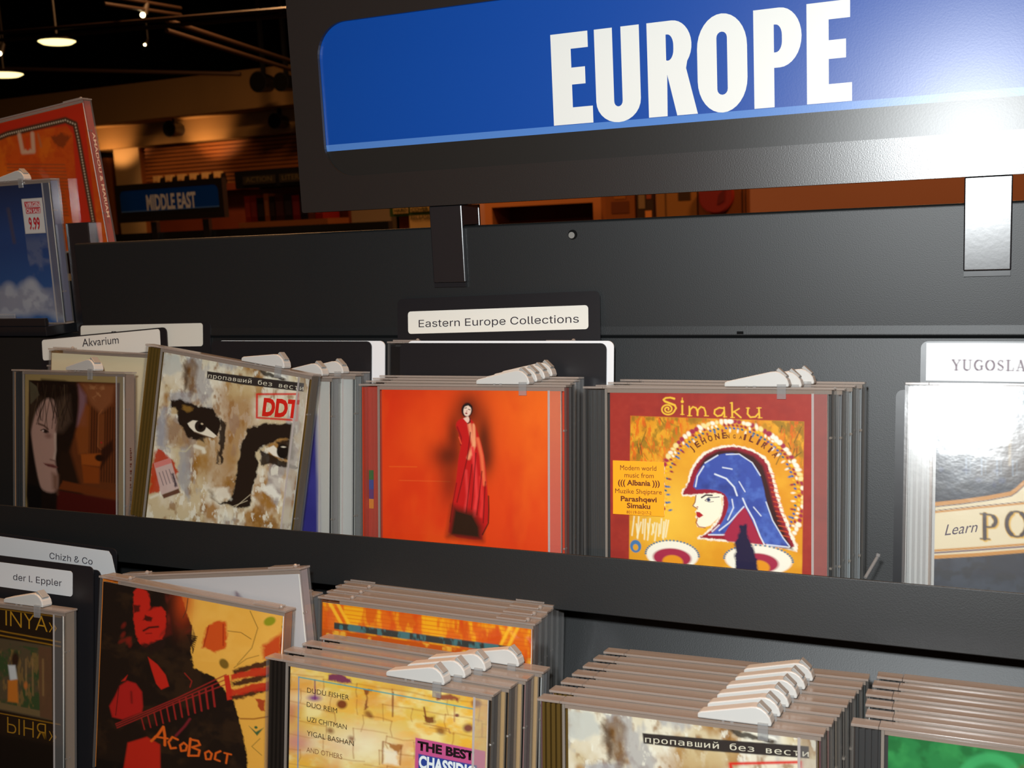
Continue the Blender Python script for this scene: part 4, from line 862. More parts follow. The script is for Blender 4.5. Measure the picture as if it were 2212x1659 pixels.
def art_bricks():
    a = Art((500, 280), (1960, 460), (480, 1600), 220, 1.0)
    a.fill((222, 104, 20)); T = (a.Y - 280 - (a.X - 500) * .123)
    a.mottle((240, 170, 24), 70, 3, .42, .58, .95, 1, .35); a.mottle((206, 66, 16), 80, 7, .5, .64, .8, 1, .4)
    rows = np.clip((np.sin(T * 2 * np.pi / 26) - .55) * 3, 0, 1); a.mix(rows * .55, (206, 84, 16))
    for x in (600, 660, 1800, 1850): a.line([(x - 60 if x < 900 else x + 40, 250 + (x - 500) * .123), (x + 60 if x < 900 else x - 60, 440 + (x - 500) * .123)], 22, (246, 186, 40), 5, .85)
    g = np.clip((T - 120) / 8, 0, 1) * np.clip((172 - T) / 8, 0, 1) * (a.X > 590) * (a.X < 1850)
    a.mix(g, (52, 56, 54)); a.mottle((70, 118, 122), 60, 9, .5, .6, .9, 1.5, .6, g)
    a.mix(np.clip((T - 172) / 10, 0, 1), (196, 84, 20)); a.mottle((236, 180, 60), 90, 12, .5, .6, .8, 1, 1, T > 180)
    return a

def art_page():
    a = Art((68, 180), (310, 215), (68, 1200), 120, 1.1)
    a.fill((214, 200, 168)); a.mottle((204, 188, 154), 90, 3, .4, .7, .5)
    return a
def art_white():
    a = Art((0, 0), (100, 0), (0, 100), 60, .8); a.fill((206, 202, 204)); a.line([(62, 12), (75, 15)], 3, (110, 80, 100), 1); a.line([(66, 9), (72, 20)], 2, (110, 80, 100), 1); return a
def art_violet():
    a = Art((0, 0), (100, 0), (0, 100), 140, 1.0); a.fill((206, 204, 198))
    m = a.pm([(0, 0), (86, 8), (92, 20), (94, 100), (0, 100)], 2); a.mix(m, (52, 48, 126)); a.mottle((66, 62, 146), 20, 3, .4, .7, .6, 1, 1, m); return a
# ------------------------------------------------------------------ cd cases
M['ridge'] = clear_mat('frosted_lid_ridge', (0.85, 0.84, 0.84), 0.2, 0.42, (0.75, 0.68, 0.66))
M['strip'] = clear_mat('hazy_lid_strip', (0.95, 0.95, 0.95), 0.12, 0.06, (0.75, 0.72, 0.70))
M['side'] = clear_mat('clear_plastic_side', (0.84, 0.84, 0.84), 0.10, 0.10, (0.55, 0.52, 0.50))
M['band'] = clear_mat('hazy_lid_edge_band', (0.85, 0.82, 0.80), 0.15, 0.40, (0.50, 0.40, 0.34))
TH = 0.0104
_cm = {}
def lid_mesh(W, H, full, wrap):
    k = ('lid', W, H, full, wrap)
    if k in _cm: return _cm[k]
    b = MB(); c = M['wrap'] if wrap else M['clear']; r = M['rim']
    b.box(0, W, 0, .0011, .0013, H - .0013, c)
    b.box(.0124, W, 0, .0060, H - .0012, H, r); b.box(.0124, W, 0, .0060, 0, .0012, r)
    b.box(.0148, W - .0014, .00115, .00145, H - .0036, H - .0013, M['band'])
    if full:
        for x in (.004, .118): b.box(x, x + .018, .0012, .0085, H + .00005, H + .0011, r); b.ball((x + .018, .004, H + .0008), .0014, r)
        b.box(0, .0122, 0, .0060, H - .0012, H, r)
    else:
        b.box(.0002, .0122, 0, .0092, H - .0012, H, r); b.box(.0002, .0122, 0, .0092, 0, .0012, r)
        b.box(.0133, .0147, .0011, .0022, .0014, H - .0014, r)
        b.box(.1300, .1314, .0011, .00135, .0014, H - .0032, M['ridge']); b.box(.1315, .1392, .0011, .0013, .0014, H - .0014, M['strip'])
    for z in (H - .027, H - .097):
        for dy in (.0026, .0052): b.ball((W - .0021, dy, z), .0009, r, 8, 5)
    _cm[k] = b.mesh('lid'); return _cm[k]
def base_mesh(W, H):
    k = ('base', W, H)
    if k in _cm: return _cm[k]
    b = MB(); r = M['rim']
    b.box(0, W, TH - .0010, TH, 0, H - .0013, M['clear'])
    b.box(W - .0014, W, .0012, TH - .0011, .0014, H - .0014, M['side']); b.box(0, .0014, .0012, TH - .0011, .0014, H - .0014, M['side'])
    b.box(.0125, W - .0002, .0063, TH, H - .0012, H - .0001, r); b.box(.0125, W - .0002, .0063, TH - .0011, .0001, .0013, r)
    _cm[k] = b.mesh('base'); return _cm[k]
def tray_mesh(W, H, tray, full):
    k = ('tray', W, H, tray, full)
    if k in _cm: return _cm[k]
    b = MB(); m = M[tray]
    b.box(.0140, W - .0030, .0046, .0088, .002, H - .002, m)
    if not full:
        b.box(.0018, .0128, .0050, .0088, .002, H - .002, m)
        for x in (.0020, .0048, .0076, .0104): b.box(x, x + .0014, .0024, .0049, .002, H - .002, m)
    _cm[k] = b.mesh('tray'); return _cm[k]
def inlay_mesh(W, H, col, chips=None):
    k = ('inlay', W, H, tuple(col), bool(chips))
    if k in _cm: return _cm[k]
    b = MB(); m = plain(col)
    b.box(.0017, W - .0017, .0089, .0092, .0018, H - .0018, m); b.box(.0016, .0019, .0020, .0089, .0020, H - .0020, m); b.box(W - .0022, W - .0018, .0020, .0089, .0020, H - .0020, m)
    if chips:
        for i, c in enumerate(chips): b.box(.0022, .0056, .0086, .0088, H - .0622 - .0062 * i, H - .0560 - .0062 * i, plain(c))
    _cm[k] = b.mesh('inlay'); return _cm[k]
def booklet_mesh(W, H, col, full):
    k = ('bk', W, H, tuple(col), full)
    if k in _cm: return _cm[k]
    b = MB(); x0, x1 = (.0026, W - .0026) if full else (.0164, W - .0038)
    b.box(x0, x1, .0015, .0030, .0012, H - .0036, plain(col)); _cm[k] = b.mesh('booklet'); return _cm[k]
def art_mesh(a, W, H, full):
    x0, x1 = (.0026, W - .0026) if full else (.0164, W - .0038)
    return a.mesh('booklet', x0, x1, .0012, H - .0036, .0015, .0014)

# the security tag: a wedge clipped on the top edge of a case
prof = [(0, 0), (.0350, 0), (.0353, .0014), (.0345, .0040), (.0328, .0062), (.0305, .0078), (.0282, .0085), (.0255, .0083), (.0015, .0031), (0, .0022)]
b = MB(); b.prism([(x, z) for x, z in prof], -.0002, .0080, M['tag'])
TAG_BODY = b.mesh('tag_body')
b = MB(); T = Matrix.Translation((.0312, .0036, .0074)) @ Matrix.Rotation(math.radians(42), 4, 'Y')
b.box(-.0034, .0030, -.0026, .0030, -.001, .0010, M['tagbtn'], T); TAG_BTN = b.mesh('tag_button')
b = MB(); b.box(.0290, .0338, -.0016, -.0004, -.0065, .0015, M['tagleg']); b.box(.0160, .0176, -.0010, -.0004, -.0010, .0006, M['tagleg']); b.box(.0120, .0132, -.0010, -.0004, -.0010, .0006, M['tagleg']); TAG_LEG = b.mesh('tag_leg')
def make_tag(mw, label):
    t = thing('security_tag', label, 'security tag', 'white security tags on the cd cases', mw)
    put('tag_body', TAG_BODY, t, .0006); put('tag_button', TAG_BTN, t, .0003); put('tag_leg', TAG_LEG, t); return t

def frame(X, u, k, roll=0, yaw=0, H=0.125, tilt=0):
    """matrix of a case whose front top left corner is at (X, u, k) in the leaning frame"""
    r = Matrix.Rotation(math.radians(roll), 3, 'Y'); y = Matrix.Rotation(math.radians(yaw), 3, 'Z')
    R = BM @ y @ r @ Matrix.Rotation(math.radians(-tilt), 3, 'X')
    o = P(X, u, k) - R @ Vector((0, 0, H))
    return Matrix.Translation(o) @ R.to_4x4()
def fu(k): return 0.1405 * k                                   # top of a case standing on the upper floor

def cd_case(label, X, u, k, art=None, col=(200, 200, 200), roll=0, yaw=0, W=0.142, H=0.125, full=False, tray='tray_black', spine=(60, 58, 56), chips=None, wrap=False, tilt=0, group='cd cases in the rack', tagged=None, tagx=.083, blabel=None):
    mw = frame(X, u, k, roll, yaw, H, tilt)
    t = thing('cd_case', label, 'cd case', group, mw)
    put('lid', lid_mesh(W, H, full, wrap), t, .0003); put('base', base_mesh(W, H), t)
    bk = put('booklet', art if art is not None else booklet_mesh(W, H, col, full), t)
    if blabel: bk['label'] = blabel
    put('tray', tray_mesh(W, H, tray, full), t); put('inlay', inlay_mesh(W, H, spine, chips), t)
    if tagged: make_tag(mw @ Matrix.Translation((tagx, .0011, H + .0002)), tagged)
    return t
SHELF = 'cd cases in the rack'
ORD = ['front', 'second', 'third', 'fourth', 'fifth', 'sixth', 'seventh']

# ---- upper bin
gown = cd_case('orange-red cd case with a woman in a long red gown on its cover', 0.0, -.0004, 0, art_mesh(art_gown(), .142, .125, False), roll=-.7, tray='tray_clear', spine=(214, 60, 22), chips=[(34, 120, 50), (40, 80, 170), (100, 50, 130), (240, 150, 30)], tagged='white security tag clipped on the orange gown case', blabel='orange cover sheet with the figure in the red gown')
for i in range(1, 4):
    k = .0109 * i
    cd_case('%s dark-edged cd case behind the orange gown case' % ORD[i], -.0014 * i, fu(k), k, col=(50, 46, 46), tray='tray_black', spine=[(70, 64, 66), (46, 44, 50), (60, 50, 46), (52, 50, 54)][i - 1], roll=-.4,
            tagged='white security tag on the %s case of the orange gown column' % ORD[i] if i in (1, 2, 3) else None, tagx=.083 + .002 * i)
ah = art_helmet(); add_arch(ah)
helmet = cd_case('maroon cd case with a blue helmeted warrior painted on its cover', .1524, .0008, 0, art_mesh(ah, .142, .125, False), roll=-.8, tray='tray_clear', spine=(48, 50, 52), tagged='white security tag on the maroon warrior case', blabel='maroon cover sheet with the painted warrior')
st = (lambda a: (a.fill((246, 160, 14)), [a.text(s, x0, y, x1, y + 4, c, (96, 44, 10), bo) for s, x0, x1, y, c, bo in (('Modern world', 344, 614, 864, 36, 0), ('music from', 376, 594, 918, 36, 0), ('((( Albania )))', 325, 637, 975, 38, .03), ('Muzike Shqiptare', 302, 650, 1036, 34, 0), ('Parashqevi', 343, 612, 1094, 36, .03), ('Simaku', 388, 563, 1144, 36, .03), ('80119-01217-2', 385, 570, 1186, 22, 0))], a)[2])(Art((290, 793), (672, 803), (282, 1192), 24))
sx = lambda z: (z - 259) / 1533 * .1218 + .0164
o = put('sticker', st.mesh('sticker', sx(286), sx(669), .1214 - (1202 - 287) / 1573 * .1202, .1214 - (797 - 287) / 1573 * .1202, -.00012, .00010, M['sticker']), helmet); o['label'] = 'orange sticker with brown lettering'
for i in range(1, 4):
    k = .0109 * i
    cd_case('%s clear cd case behind the maroon warrior case' % ORD[i], .1524 + .0040 * i, fu(k), k, col=(96, 100, 104), tray='tray_clear', spine=[(120, 122, 126), (146, 152, 156), (130, 134, 138)][i - 1], roll=-.3,
            tagged='white security tag on the %s case of the warrior column' % ORD[i] if i < 3 else None, tagx=.083 + .001 * i)
cd_case('shrink-wrapped language cd case at the right edge with a cream Learn banner', .3272, .0055, .035, art_mesh(art_phrase(), .142, .125, False), tray='tray_clear', spine=(212, 212, 208), wrap=True, roll=-.3, tilt=5.0, blabel='dark cover sheet with a cream banner')
AE = art_mesh(art_eyes(), .142, .125, False)
cd_case('tilted cd case with painted dark eyes on its cover, upper row', -.1752, .0248, 0.0, AE, roll=8.0, tray='tray_amber', spine=(120, 84, 24), tagged='white security tag on the tilted case with painted eyes')
cd_case('violet cd case showing its right end beside the tilted case with eyes', -.1770, fu(.0240), .0240, art_mesh(art_violet(), .142, .125, False), tray='tray_grey', spine=(176, 176, 174), tagged='white security tag on the violet case behind the tilted one', tagx=.098)
cd_case('white and grey cd case between the violet case and the orange gown case', -.1660, fu(.0355), .0355, col=(200, 202, 200), tray='tray_grey', spine=(190, 196, 194), tagged='white security tag on the white case left of the gown column', tagx=.096)
cd_case('rearmost cd case behind the white case left of the gown column', -.1680, fu(.0470), .0470, col=(120, 120, 120), spine=(90, 90, 90))
por = cd_case('cd case with a young half-lit face on its cover, left end of the upper row', -.3388, .0045, .0300, art_mesh(art_portrait(), .142, .125, False), yaw=-10, tray='tray_grey', spine=(176, 132, 96), tagged='white security tag on the case with the half-lit face', tagx=.070)
def spine_marks(case, W, H, n, c, seed):
    """the fine print of the right spine, too small to read: short dashes"""
    b = MB(); r = random.Random(seed); z = H - .055
    for i in range(n):
        l = r.uniform(.0006, .0016); b.box(W + .00002, W + .00006, .0042, .0042 + r.uniform(.0010, .0018), z - l, z, plain(c)); z -= l + r.choice([.0006, .0006, .0022])
    o = b.build('spine_print', case); return o
spine_marks(por, .142, .125, 26, (90, 50, 36), 4)
cd_case('upended cd case with a cream page behind the half-lit face', -.3145, .0215, .0440, art_mesh(art_page(), .125, .142, True), W=.125, H=.142, full=True, roll=2.0, tray='tray_grey', spine=(120, 90, 60))
cd_case('red-spined cd case between the half-lit face and the tilted case', -.3290, fu(.0560), .0560, col=(150, 30, 26), spine=(186, 34, 28), tagged='white security tag at the left edge of the upper row', tagx=.03)

# ---- lower bin
LU = -.1520
cd_case('dark cd case with gold lettering at the left edge of the lower row', -.3150, -.1488, -.0750, art_mesh(art_opera(), .142, .125, False), tray='tray_grey', spine=(170, 140, 108), tagged='white security tag on the dark case with gold lettering', tagx=.086)
aco = cd_case('black and yellow cd case with a red long-haired guitarist on its cover', -.1416, -.1221, -.0780, art_mesh(art_guitar(), .142, .125, True), roll=3.2, full=True, tray='tray_black', spine=(206, 120, 40), blabel='cover sheet with the red guitarist')
cd_case('cd case with a white sheet tilted behind the guitarist case', -.1406, -.1248, -.0640, art_mesh(art_white(), .142, .125, True), roll=-7.0, full=True, tray='tray_grey', spine=(196, 180, 180))
cd_case('grey-edged cd case behind the white sheet case of the guitarist column', -.1470, -.1285, -.0420, col=(110, 112, 114), spine=(120, 124, 126), full=True, tray='tray_grey')
wall0 = art_mesh(art_wall(), .142, .125, False)
for i in range(4):
    k = -.0956 + .0112 * i; u = -.1522 + .1405 * .0112 * i
    cd_case('cd case with yellow stone blocks and a list of names on its cover' if i == 0 else '%s cd case in the stack of the yellow stone-block cover' % ORD[i], -.0012 + .0046 * i, u, k, wall0 if i == 0 else None, col=(190, 150, 90), roll=1.1, tray='tray_black', spine=[(70, 54, 40), (110, 84, 60), (150, 112, 112), (190, 192, 194)][i],
            tagged='white security tag on the %s case of the yellow stone-block stack' % ORD[i], tagx=[.078, .080, .082, .092][i])
br0 = art_mesh(art_bricks(), .142, .125, True)
for i in range(5):
    k = -.0470 + .0109 * i
    cd_case('cd case with an orange brick pattern standing behind the yellow stone-block stack' if i == 0 else '%s cd case behind the orange brick pattern' % ORD[i], .0012 - .0008 * i, -.1275 + .0010 * i, k, br0 if i == 0 else None, col=(110, 96, 80), roll=.6, full=True, tray='tray_grey', spine=[(120, 74, 50), (74, 62, 56), (80, 80, 82), (64, 60, 58), (60, 66, 68)][i])
for i in range(7):
    k = -.0880 + .0110 * i; u = -.1560 + .1405 * .0110 * i
    cd_case('cd case with the painted eyes cover fronting a stack in the lower row' if i == 0 else '%s cd case in the lower stack of the painted eyes cover' % ORD[i], .1616 + .0021 * i, u, k, AE if i == 0 else None, col=(160, 140, 110), roll=-1.0, tray='tray_amber' if i < 2 else 'tray_grey', spine=[(120, 84, 90), (130, 100, 96), (120, 110, 100), (96, 90, 86), (80, 76, 74), (70, 72, 72), (70, 74, 74)][i],
            tagged='white security tag on the %s case of the lower painted eyes stack' % ORD[i] if i < 6 else None, tagx=.083)
gr0 = art_mesh(art_green(), .142, .125, False)
for i in range(6):
    k = -.0830 + .0110 * i; u = -.1482 + .1405 * .0110 * i
    cd_case('green cd case at the front of the stack in the lower right corner' if i == 0 else '%s clear cd case in the stack of the green case' % ORD[i], .3146 + [0, .0052, .0040, .0030, .0050, .0060][i], u, k, gr0 if i == 0 else None, col=(170, 172, 172), tray='tray_grey', spine=[(60, 52, 50), (196, 198, 198), (190, 194, 194), (120, 120, 120), (120, 120, 124), (90, 92, 94)][i], roll=-.2)

# pads under the lower columns, so each column stands on the bin
for x0, x1, zt in ((-.33, -.16, P(0, -.1488 - .125, -.0750).z), (-.0125, .158, P(0, -.1522 - .125 - .0027, -.0956).z), (.160, .322, P(0, -.1560 - .125, -.0880).z), (.324, .48, P(0, -.1482 - .125, -.0830).z)):
    b = MB(); zb = P(0, ULO, -.112).z
    b.box(x0, x1, P(0, ULO, -.110).y, P(0, ULO, -.110).y + .118, zb, zt - .0016, M['powder']); rk('floor_pad', b)

# ---- case faced out at the left end
cloud_mw = Matrix.Translation((-.5110, .120, .0266)) @ Matrix.Rotation(math.radians(0), 4, 'Z')
cl = thing('cd_case', 'blue cd case with white clouds and a red price sticker, far left', 'cd case', SHELF, cloud_mw)
put('lid', lid_mesh(.142, .125, False, False), cl); put('base', base_mesh(.142, .125), cl); put('booklet', art_mesh(art_clouds(), .142, .125, False), cl)
put('tray', tray_mesh(.142, .125, 'tray_grey', False), cl); put('inlay', inlay_mesh(.142, .125, (70, 96, 150)), cl)
st = Art((190, 150), (338, 158), (158, 466), 30, .95); st.fill((196, 192, 186))
st.poly([(205, 182), (318, 190), (312, 232), (202, 228)], (178, 40, 50), 1.5); st.poly([(204, 238), (310, 242), (304, 290), (200, 285)], (178, 40, 50), 1.5)
st.text('VIRGIN', 208, 224, 310, 230, 34, (214, 190, 186), .03); st.text('ON SALE', 204, 280, 304, 286, 34, (214, 190, 186), .03); st.text('9.99', 196, 428, 276, 436, 104, (176, 34, 44), .03)
st.mix(1 - np.clip(np.minimum.reduce([np.maximum.reduce([np.abs(st.U - .5) - .5, np.abs(st.V - .5) - .5])]) * -80, 0, 1), (170, 166, 160))
cx_ = lambda z: .138 - (380 - z) / 790 * .1218
o = put('price_sticker', st.mesh('price_sticker', cx_(174), cx_(330), .0790, .1092, -.00014, .0001, M['sticker']), cl); o['label'] = 'white price sticker with red print'
make_tag(cloud_mw @ Matrix.Translation((.076, .0011, .1252)), 'white security tag on the blue cloud case')
am_mw = Matrix.Translation((-.3255, .1350, .0925)) @ Matrix.Rotation(math.radians(-5.5), 4, 'Y') @ Matrix.Translation((-.142, 0, 0))
am = thing('cd_case', 'tilted orange cd case with white spine lettering behind the left end of the panel', 'cd case', SHELF, am_mw)
put('lid', lid_mesh(.142, .125, True, False), am); put('base', base_mesh(.142, .125), am); put('booklet', art_mesh(art_orangeback(), .142, .125, True), am); put('inlay', inlay_mesh(.142, .125, (226, 66, 24)), am)
b = MB(); v, f = text_geo('AMADOU & MARIAM', .012); wd = v[:, 0].max() - v[:, 0].min()
b.add([(.14206, .0036 + p[1] / CAP * .0030, .0960 - (p[0] - v[:, 0].min()) / wd * .0720) for p in v], f, plain((226, 196, 170))); o = b.build('spine_print', am); o['label'] = 'pale spine lettering'

# ---- divider cards
def divider(label, X, u, k, W, sticker=None, text=None, roll=0, face='cardblack', th=.0009, H=None, font=.0, tx=None, cap=.0058, tw=None, torn=False, tone=(226, 224, 214), tz=.0046, gap=0.0, thing_group=None, round_=.004):
    H = H or .150
    mw = frame(X, u, k, roll, 0, H); t = thing('divider_card', label, 'divider card', 'divider cards in the rack', mw)
    b = MB(); pl = rrect(0, W, 0, H, round_, 5); b.prism(pl, 0, th, M[face] if isinstance(face, str) else face); b.build('card', t)
    if isinstance(sticker, Art):
        put('sticker', sticker.mesh('sticker', .0030, .1370, H - .0225, H - .0010, -.00016, .00014, M['sticker']), t)
    elif sticker:
        x0, x1, z0, z1 = sticker; z0 += H; z1 += H
        b = MB(); pl = rrect(x0, x1, z0, z1, .0022, 4)
        if torn: pl = [(x0, z0), (x1 - .0065, z0), (x1, z0 + .0005), (x1, z0 + .004), (x1 - .004, z1 - .003), (x1 - .0068, z1), (x0, z1)]
        n_ = len(b.v); vs = [(x, -.00015, z) for x, z in pl] + [(x, -.00001, z) for x, z in pl]; n = len(pl)
        b.add(vs, [tuple(range(n)), tuple(range(2 * n - 1, n - 1, -1))] + [((i + 1) % n, i, n + i, n + (i + 1) % n) for i in range(n)], M['sticker'], tuple(lin(tone)))
        if text: text_flat(b, text, x0 + tx, z0 + tz, tw, cap, -.00024, M['sticker'], (34, 24, 36), font, face='plain' if text == 'Akvarium' else 'sans')
        b.build('sticker', t)
    return t
whitecard = plain((226, 228, 230), .4)
divider('black divider card with a white Eastern Europe Collections sticker', -.0105, .0572, .0672, .1495, (.0085, .1415, -.0245, -.0090), 'Eastern Europe Collections', roll=-1.3, tx=.0085, cap=.0072, tw=.1180, tz=.0044)
divider('white divider card edging the black one behind the gown case', .0058, .0279, .0530, .1478, face=whitecard, roll=-.1)
divider('plain black divider card in front of the white one behind the gown case', .0010, .0264, .0515, .1482, roll=-.1)
divider('white divider card with a rounded corner left of the gown column', -.1600, .0279, .0600, .1440, face=whitecard)
divider('plain black divider card left of the gown column', -.1650, .0276, .0585, .1390)
divider('black divider card with a tilted one-word white sticker above the half-lit face case', -.3500, .0290, .0690, .1330, (.0020, .1265, -.0180, -.0010), 'Akvarium', roll=-4.1, tx=.0440, cap=.0063, tw=.0385, tz=.0085, tone=(214, 214, 206))
divider('divider card with a level white sticker behind the tilted sticker card, upper left', -.3125, .0412, .0735, .1340, (.0025, .1270, -.0190, -.0012), 'Bakh', roll=-.7, tx=.0330, cap=.0060, tw=.026, tz=.0085, tone=(206, 206, 196))
yug = Art((0, 0), (134, 0), (0, 21.5), 300); yug.fill((226, 230, 232)); yug.serif('YUGOSLAVIA', 13.8, 15.4, 5.9, (88, 58, 78), .23)
divider('divider card with a YUGOSLAVIA sticker at the right edge', .3330, .0285, .0700, .150, yug, tone=(226, 230, 232))
divider('black divider card with a round-cornered white sticker behind the gold-lettered case', -.3260, -.1215, -.0560, .1580, (.0060, .1400, -.0215, -.0045), 'der l. Eppler', roll=.5, tx=.0800, cap=.0062, tw=.0445, tz=.0060, tone=(196, 200, 202))
divider('divider card with a torn-cornered white sticker at the lower left', -.3180, -.1120, -.0300, .1450, (.0060, .1450, -.0215, -.0020), 'Chizh & Co', roll=1.4, tx=.0780, cap=.0062, tw=.0400, tz=.0085, torn=True, tone=(196, 200, 202))
divider('plain black divider card left of the guitarist case', -.3170, -.1262, -.0500, .1490)
divider('added black card making the shadow-like dark strip left of the shrink-wrapped language case', .3205, .0006, .0620, .130, H=.124)  # added card, there only to make the shadow-like dark strip
cd_case('clear cd case stood on end behind the gown column, its left edge showing', -.0120, .0275, .0560, col=(16, 17, 19), W=.125, H=.142, full=True, tray='tray_black', spine=(40, 42, 44))
tie = MB(); tie.tube(P(.3098, -.1005, .018), P(.3150, -.0905, .030), .0009, M['tagleg'], 8); tie.tube(P(.3150, -.0905, .030), P(.3154, -.0890, .0305), .0012, M['tagleg'], 8)
tag(tie.build('plastic_pin'), 'thin clear plastic pin sticking up beside the warrior column', 'pin')
# ------------------------------------------------------------------ the shop behind
def wallbox(name, pts, Y, depth, m, kind='structure', label=None, cat=None, parent=None, slats=None):
    """an upright face drawn through photo corners at distance Y, made solid backwards"""
    q = [bg(px, py, Y) for px, py in pts]
    b = MB(); n = len(q)
    vs = [(x, Y, z) for x, z in q] + [(x, Y + depth, z) for x, z in q]
    b.add(vs, [tuple(range(n)), tuple(range(2 * n - 1, n - 1, -1))] + [((i + 1) % n, i, n + i, n + (i + 1) % n) for i in range(n)], m)
    return b, q
M['soffit'] = mat('beige_soffit_paint', (0.38, 0.24, 0.10), 0.8, 0.1, var=(1.2, (0.34, 0.21, 0.085, 1)))
M['wood'] = mat('orange_wood_slats', (0.36, 0.13, 0.035), 0.55, 0.3, var=(2.5, (0.28, 0.09, 0.02, 1)))
M['darkwood'] = mat('dark_red_wood', (0.16, 0.035, 0.012), 0.5, 0.3, var=(4, (0.10, 0.02, 0.008, 1)))
M['pillar'] = mat('pale_pillar_paint', (0.52, 0.38, 0.20), 0.8, 0.1)
def level(x0p, x1p, yp, Y):
    xa, za = bg(x0p, yp, Y); xb, zb = bg(x1p, yp, Y); return xa, xb
WY = 7.6
xl, _ = bg(-80, 300, WY); xr, _ = bg(720, 300, WY)
z_t = bg(330, 175, WY)[1]; z_m = bg(330, 256, WY)[1]; z_b = bg(330, 305, WY)[1]
b = MB(); b.box(xl, xr, WY, WY + .9, z_m, z_t, M['soffit']); struct('trim_1', b)
b = MB(); b.box(xl, xr, WY + .35, WY + .9, z_b, z_m, M['soffit']); struct('trim_2', b)
b = MB(); b.box(xl, xr, WY + .9, WY + 1.0, -1.4, z_b, M['wallb']); struct('wall_1', b)
# pillar
xa, xb = bg(252, 400, WY + .45)[0], bg(306, 400, WY + .45)[0]
b = MB(); b.box(xa, xb, WY + .45, WY + .85, -1.4, z_b - .001, M['pillar']); b.build('wall_pillar')
bpy.data.objects['wall_pillar']['kind'] = 'structure'
# slatted wooden front with its own frame
xa, xb = bg(311, 350, WY + .5)[0], bg(700, 350, WY + .5)[0]; zt = z_b - .002; zb = bg(450, 400, WY + .5)[1]
sl = thing('slat_panel', 'orange wooden slat panel high on the back wall', 'wall panel', mw=Matrix.Translation(((xa + xb) / 2, WY + .5, zb)))
iv = Matrix.Translation((-(xa + xb) / 2, -WY - .5, -zb))
b = MB(); n = 11; h = (zt - zb) / n
for i in range(n): b.box(xa, xb, WY + .50, WY + .52, zb + i * h, zb + (i + .72) * h, M['wood'])
b.box(xa, xb, WY + .53, WY + .55, zb, zt, M['darkwood']); o = b.build('slats', sl); o.matrix_parent_inverse = iv
b = MB(); b.box(xa - .12, xa - .004, WY + .46, WY + .56, zb - 1.2, zt, M['wood']); o = b.build('frame', sl); o.matrix_parent_inverse = iv
# tan cupboard left of the pillar
xa, xb = bg(150, 400, WY + .6)[0], bg(246, 400, WY + .6)[0]; z1 = bg(230, 342, WY + .6)[1]
b = MB(); b.box(xa, xb, WY + .55, WY + .89, -1.4, z1, M['wood']); tag(b.build('wood_cupboard'), 'tall orange wood cupboard left of the pale pillar', 'cupboard')

# long counter-like rack in the next aisle, carrying the small sign
NY = 2.90; nx0, nx1 = -2.98, bg(838, 465, NY)[0]
nr = thing('neighbour_rack', 'dark browser rack of the next aisle under the small blue sign', 'display rack', mw=Matrix.Translation((-1, NY, -1.4)))
ivn = Matrix.Translation((1, -NY, 1.4))
b = MB(); b.box(nx0, nx1, NY, NY + .03, -.35, 0.100, M['powder']); o = b.build('header_panel', nr); o.matrix_parent_inverse = ivn
b = MB(); b.box(nx0, nx1, NY + .03, NY + .30, -1.4, -.02, M['powder']); b.box(nx0, nx1, NY - .25, NY, -1.4, -.35, M['powder']); o = b.build('rack_body', nr); o.matrix_parent_inverse = ivn
for xx in (-2.74, -2.48):
    b = MB(); b.box(xx, xx + .03, NY - .02, NY - .001, 0.06, .143, M['gloss']); tag(b.build('sign_bracket'), 'dark bracket under the small sign, %s one' % ('left' if xx < -2.6 else 'right'), 'bracket', 'brackets under the small sign')

# shelf unit behind the small sign: red and black cases, a sign strip over them
SY = 4.6
x0, x1 = bg(512, 440, SY)[0], bg(705, 440, SY)[0]; zs = bg(580, 478, SY)[1]; zt = bg(580, 366, SY)[1]; zm = bg(580, 404, SY)[1]
su = thing('shelf_unit', 'dark shelf unit holding red and black cases beyond the small sign', 'shelf', mw=Matrix.Translation(((x0 + x1) / 2, SY, -1.4)))
ivs = Matrix.Translation((-(x0 + x1) / 2, -SY, 1.4))
b = MB(); b.box(x0, x1, SY + .22, SY + .25, -1.4, zt, M['darkwood']); b.box(x0, x1, SY, SY + .22, zs - .04, zs, M['wood']); b.box(x0, x1, SY + .02, SY + .22, -1.4, zs - .041, M['darkwood']); o = b.build('shelf_body', su); o.matrix_parent_inverse = ivs
b = MB(); b.box(x0, x1, SY, SY + .22, zm, zt, M['cardblack']); o = b.build('canopy', su); o.matrix_parent_inverse = ivs
b = MB(); r = random.Random(3); zc = bg(580, 396, SY)[1]; zd = bg(580, 378, SY)[1]
b.box(x0 + .06, x0 + .28, SY - .006, SY - .001, zc, zd, plain((60, 54, 40))); b.box(x0 + .31, x1 - .02, SY - .006, SY - .001, zc, zd, plain((60, 54, 40)))
text_flat(b, 'ACTION', x0 + .08, zc + .012, .18, (zd - zc) * .6, SY - .0065, M['sticker'], (120, 104, 70)); text_flat(b, 'LITERATURE', x0 + .33, zc + .012, .26, (zd - zc) * .6, SY - .0065, M['sticker'], (120, 104, 70))
o = b.build('sign_strip', su); o.matrix_parent_inverse = ivs
x = x0 + .03; i = 0
cols = [(150, 40, 24), (130, 34, 20), (30, 22, 20), (150, 84, 36), (36, 22, 18), (60, 24, 20), (34, 26, 30), (120, 24, 22), (30, 26, 40), (110, 60, 40), (150, 30, 22), (100, 40, 30), (170, 120, 70), (60, 30, 24)]
nm = ['bright red', 'dull red', 'black', 'tan', 'brown-black', 'maroon', 'charcoal', 'crimson', 'ink blue', 'brown', 'scarlet', 'rust', 'pale tan', 'dark brown']
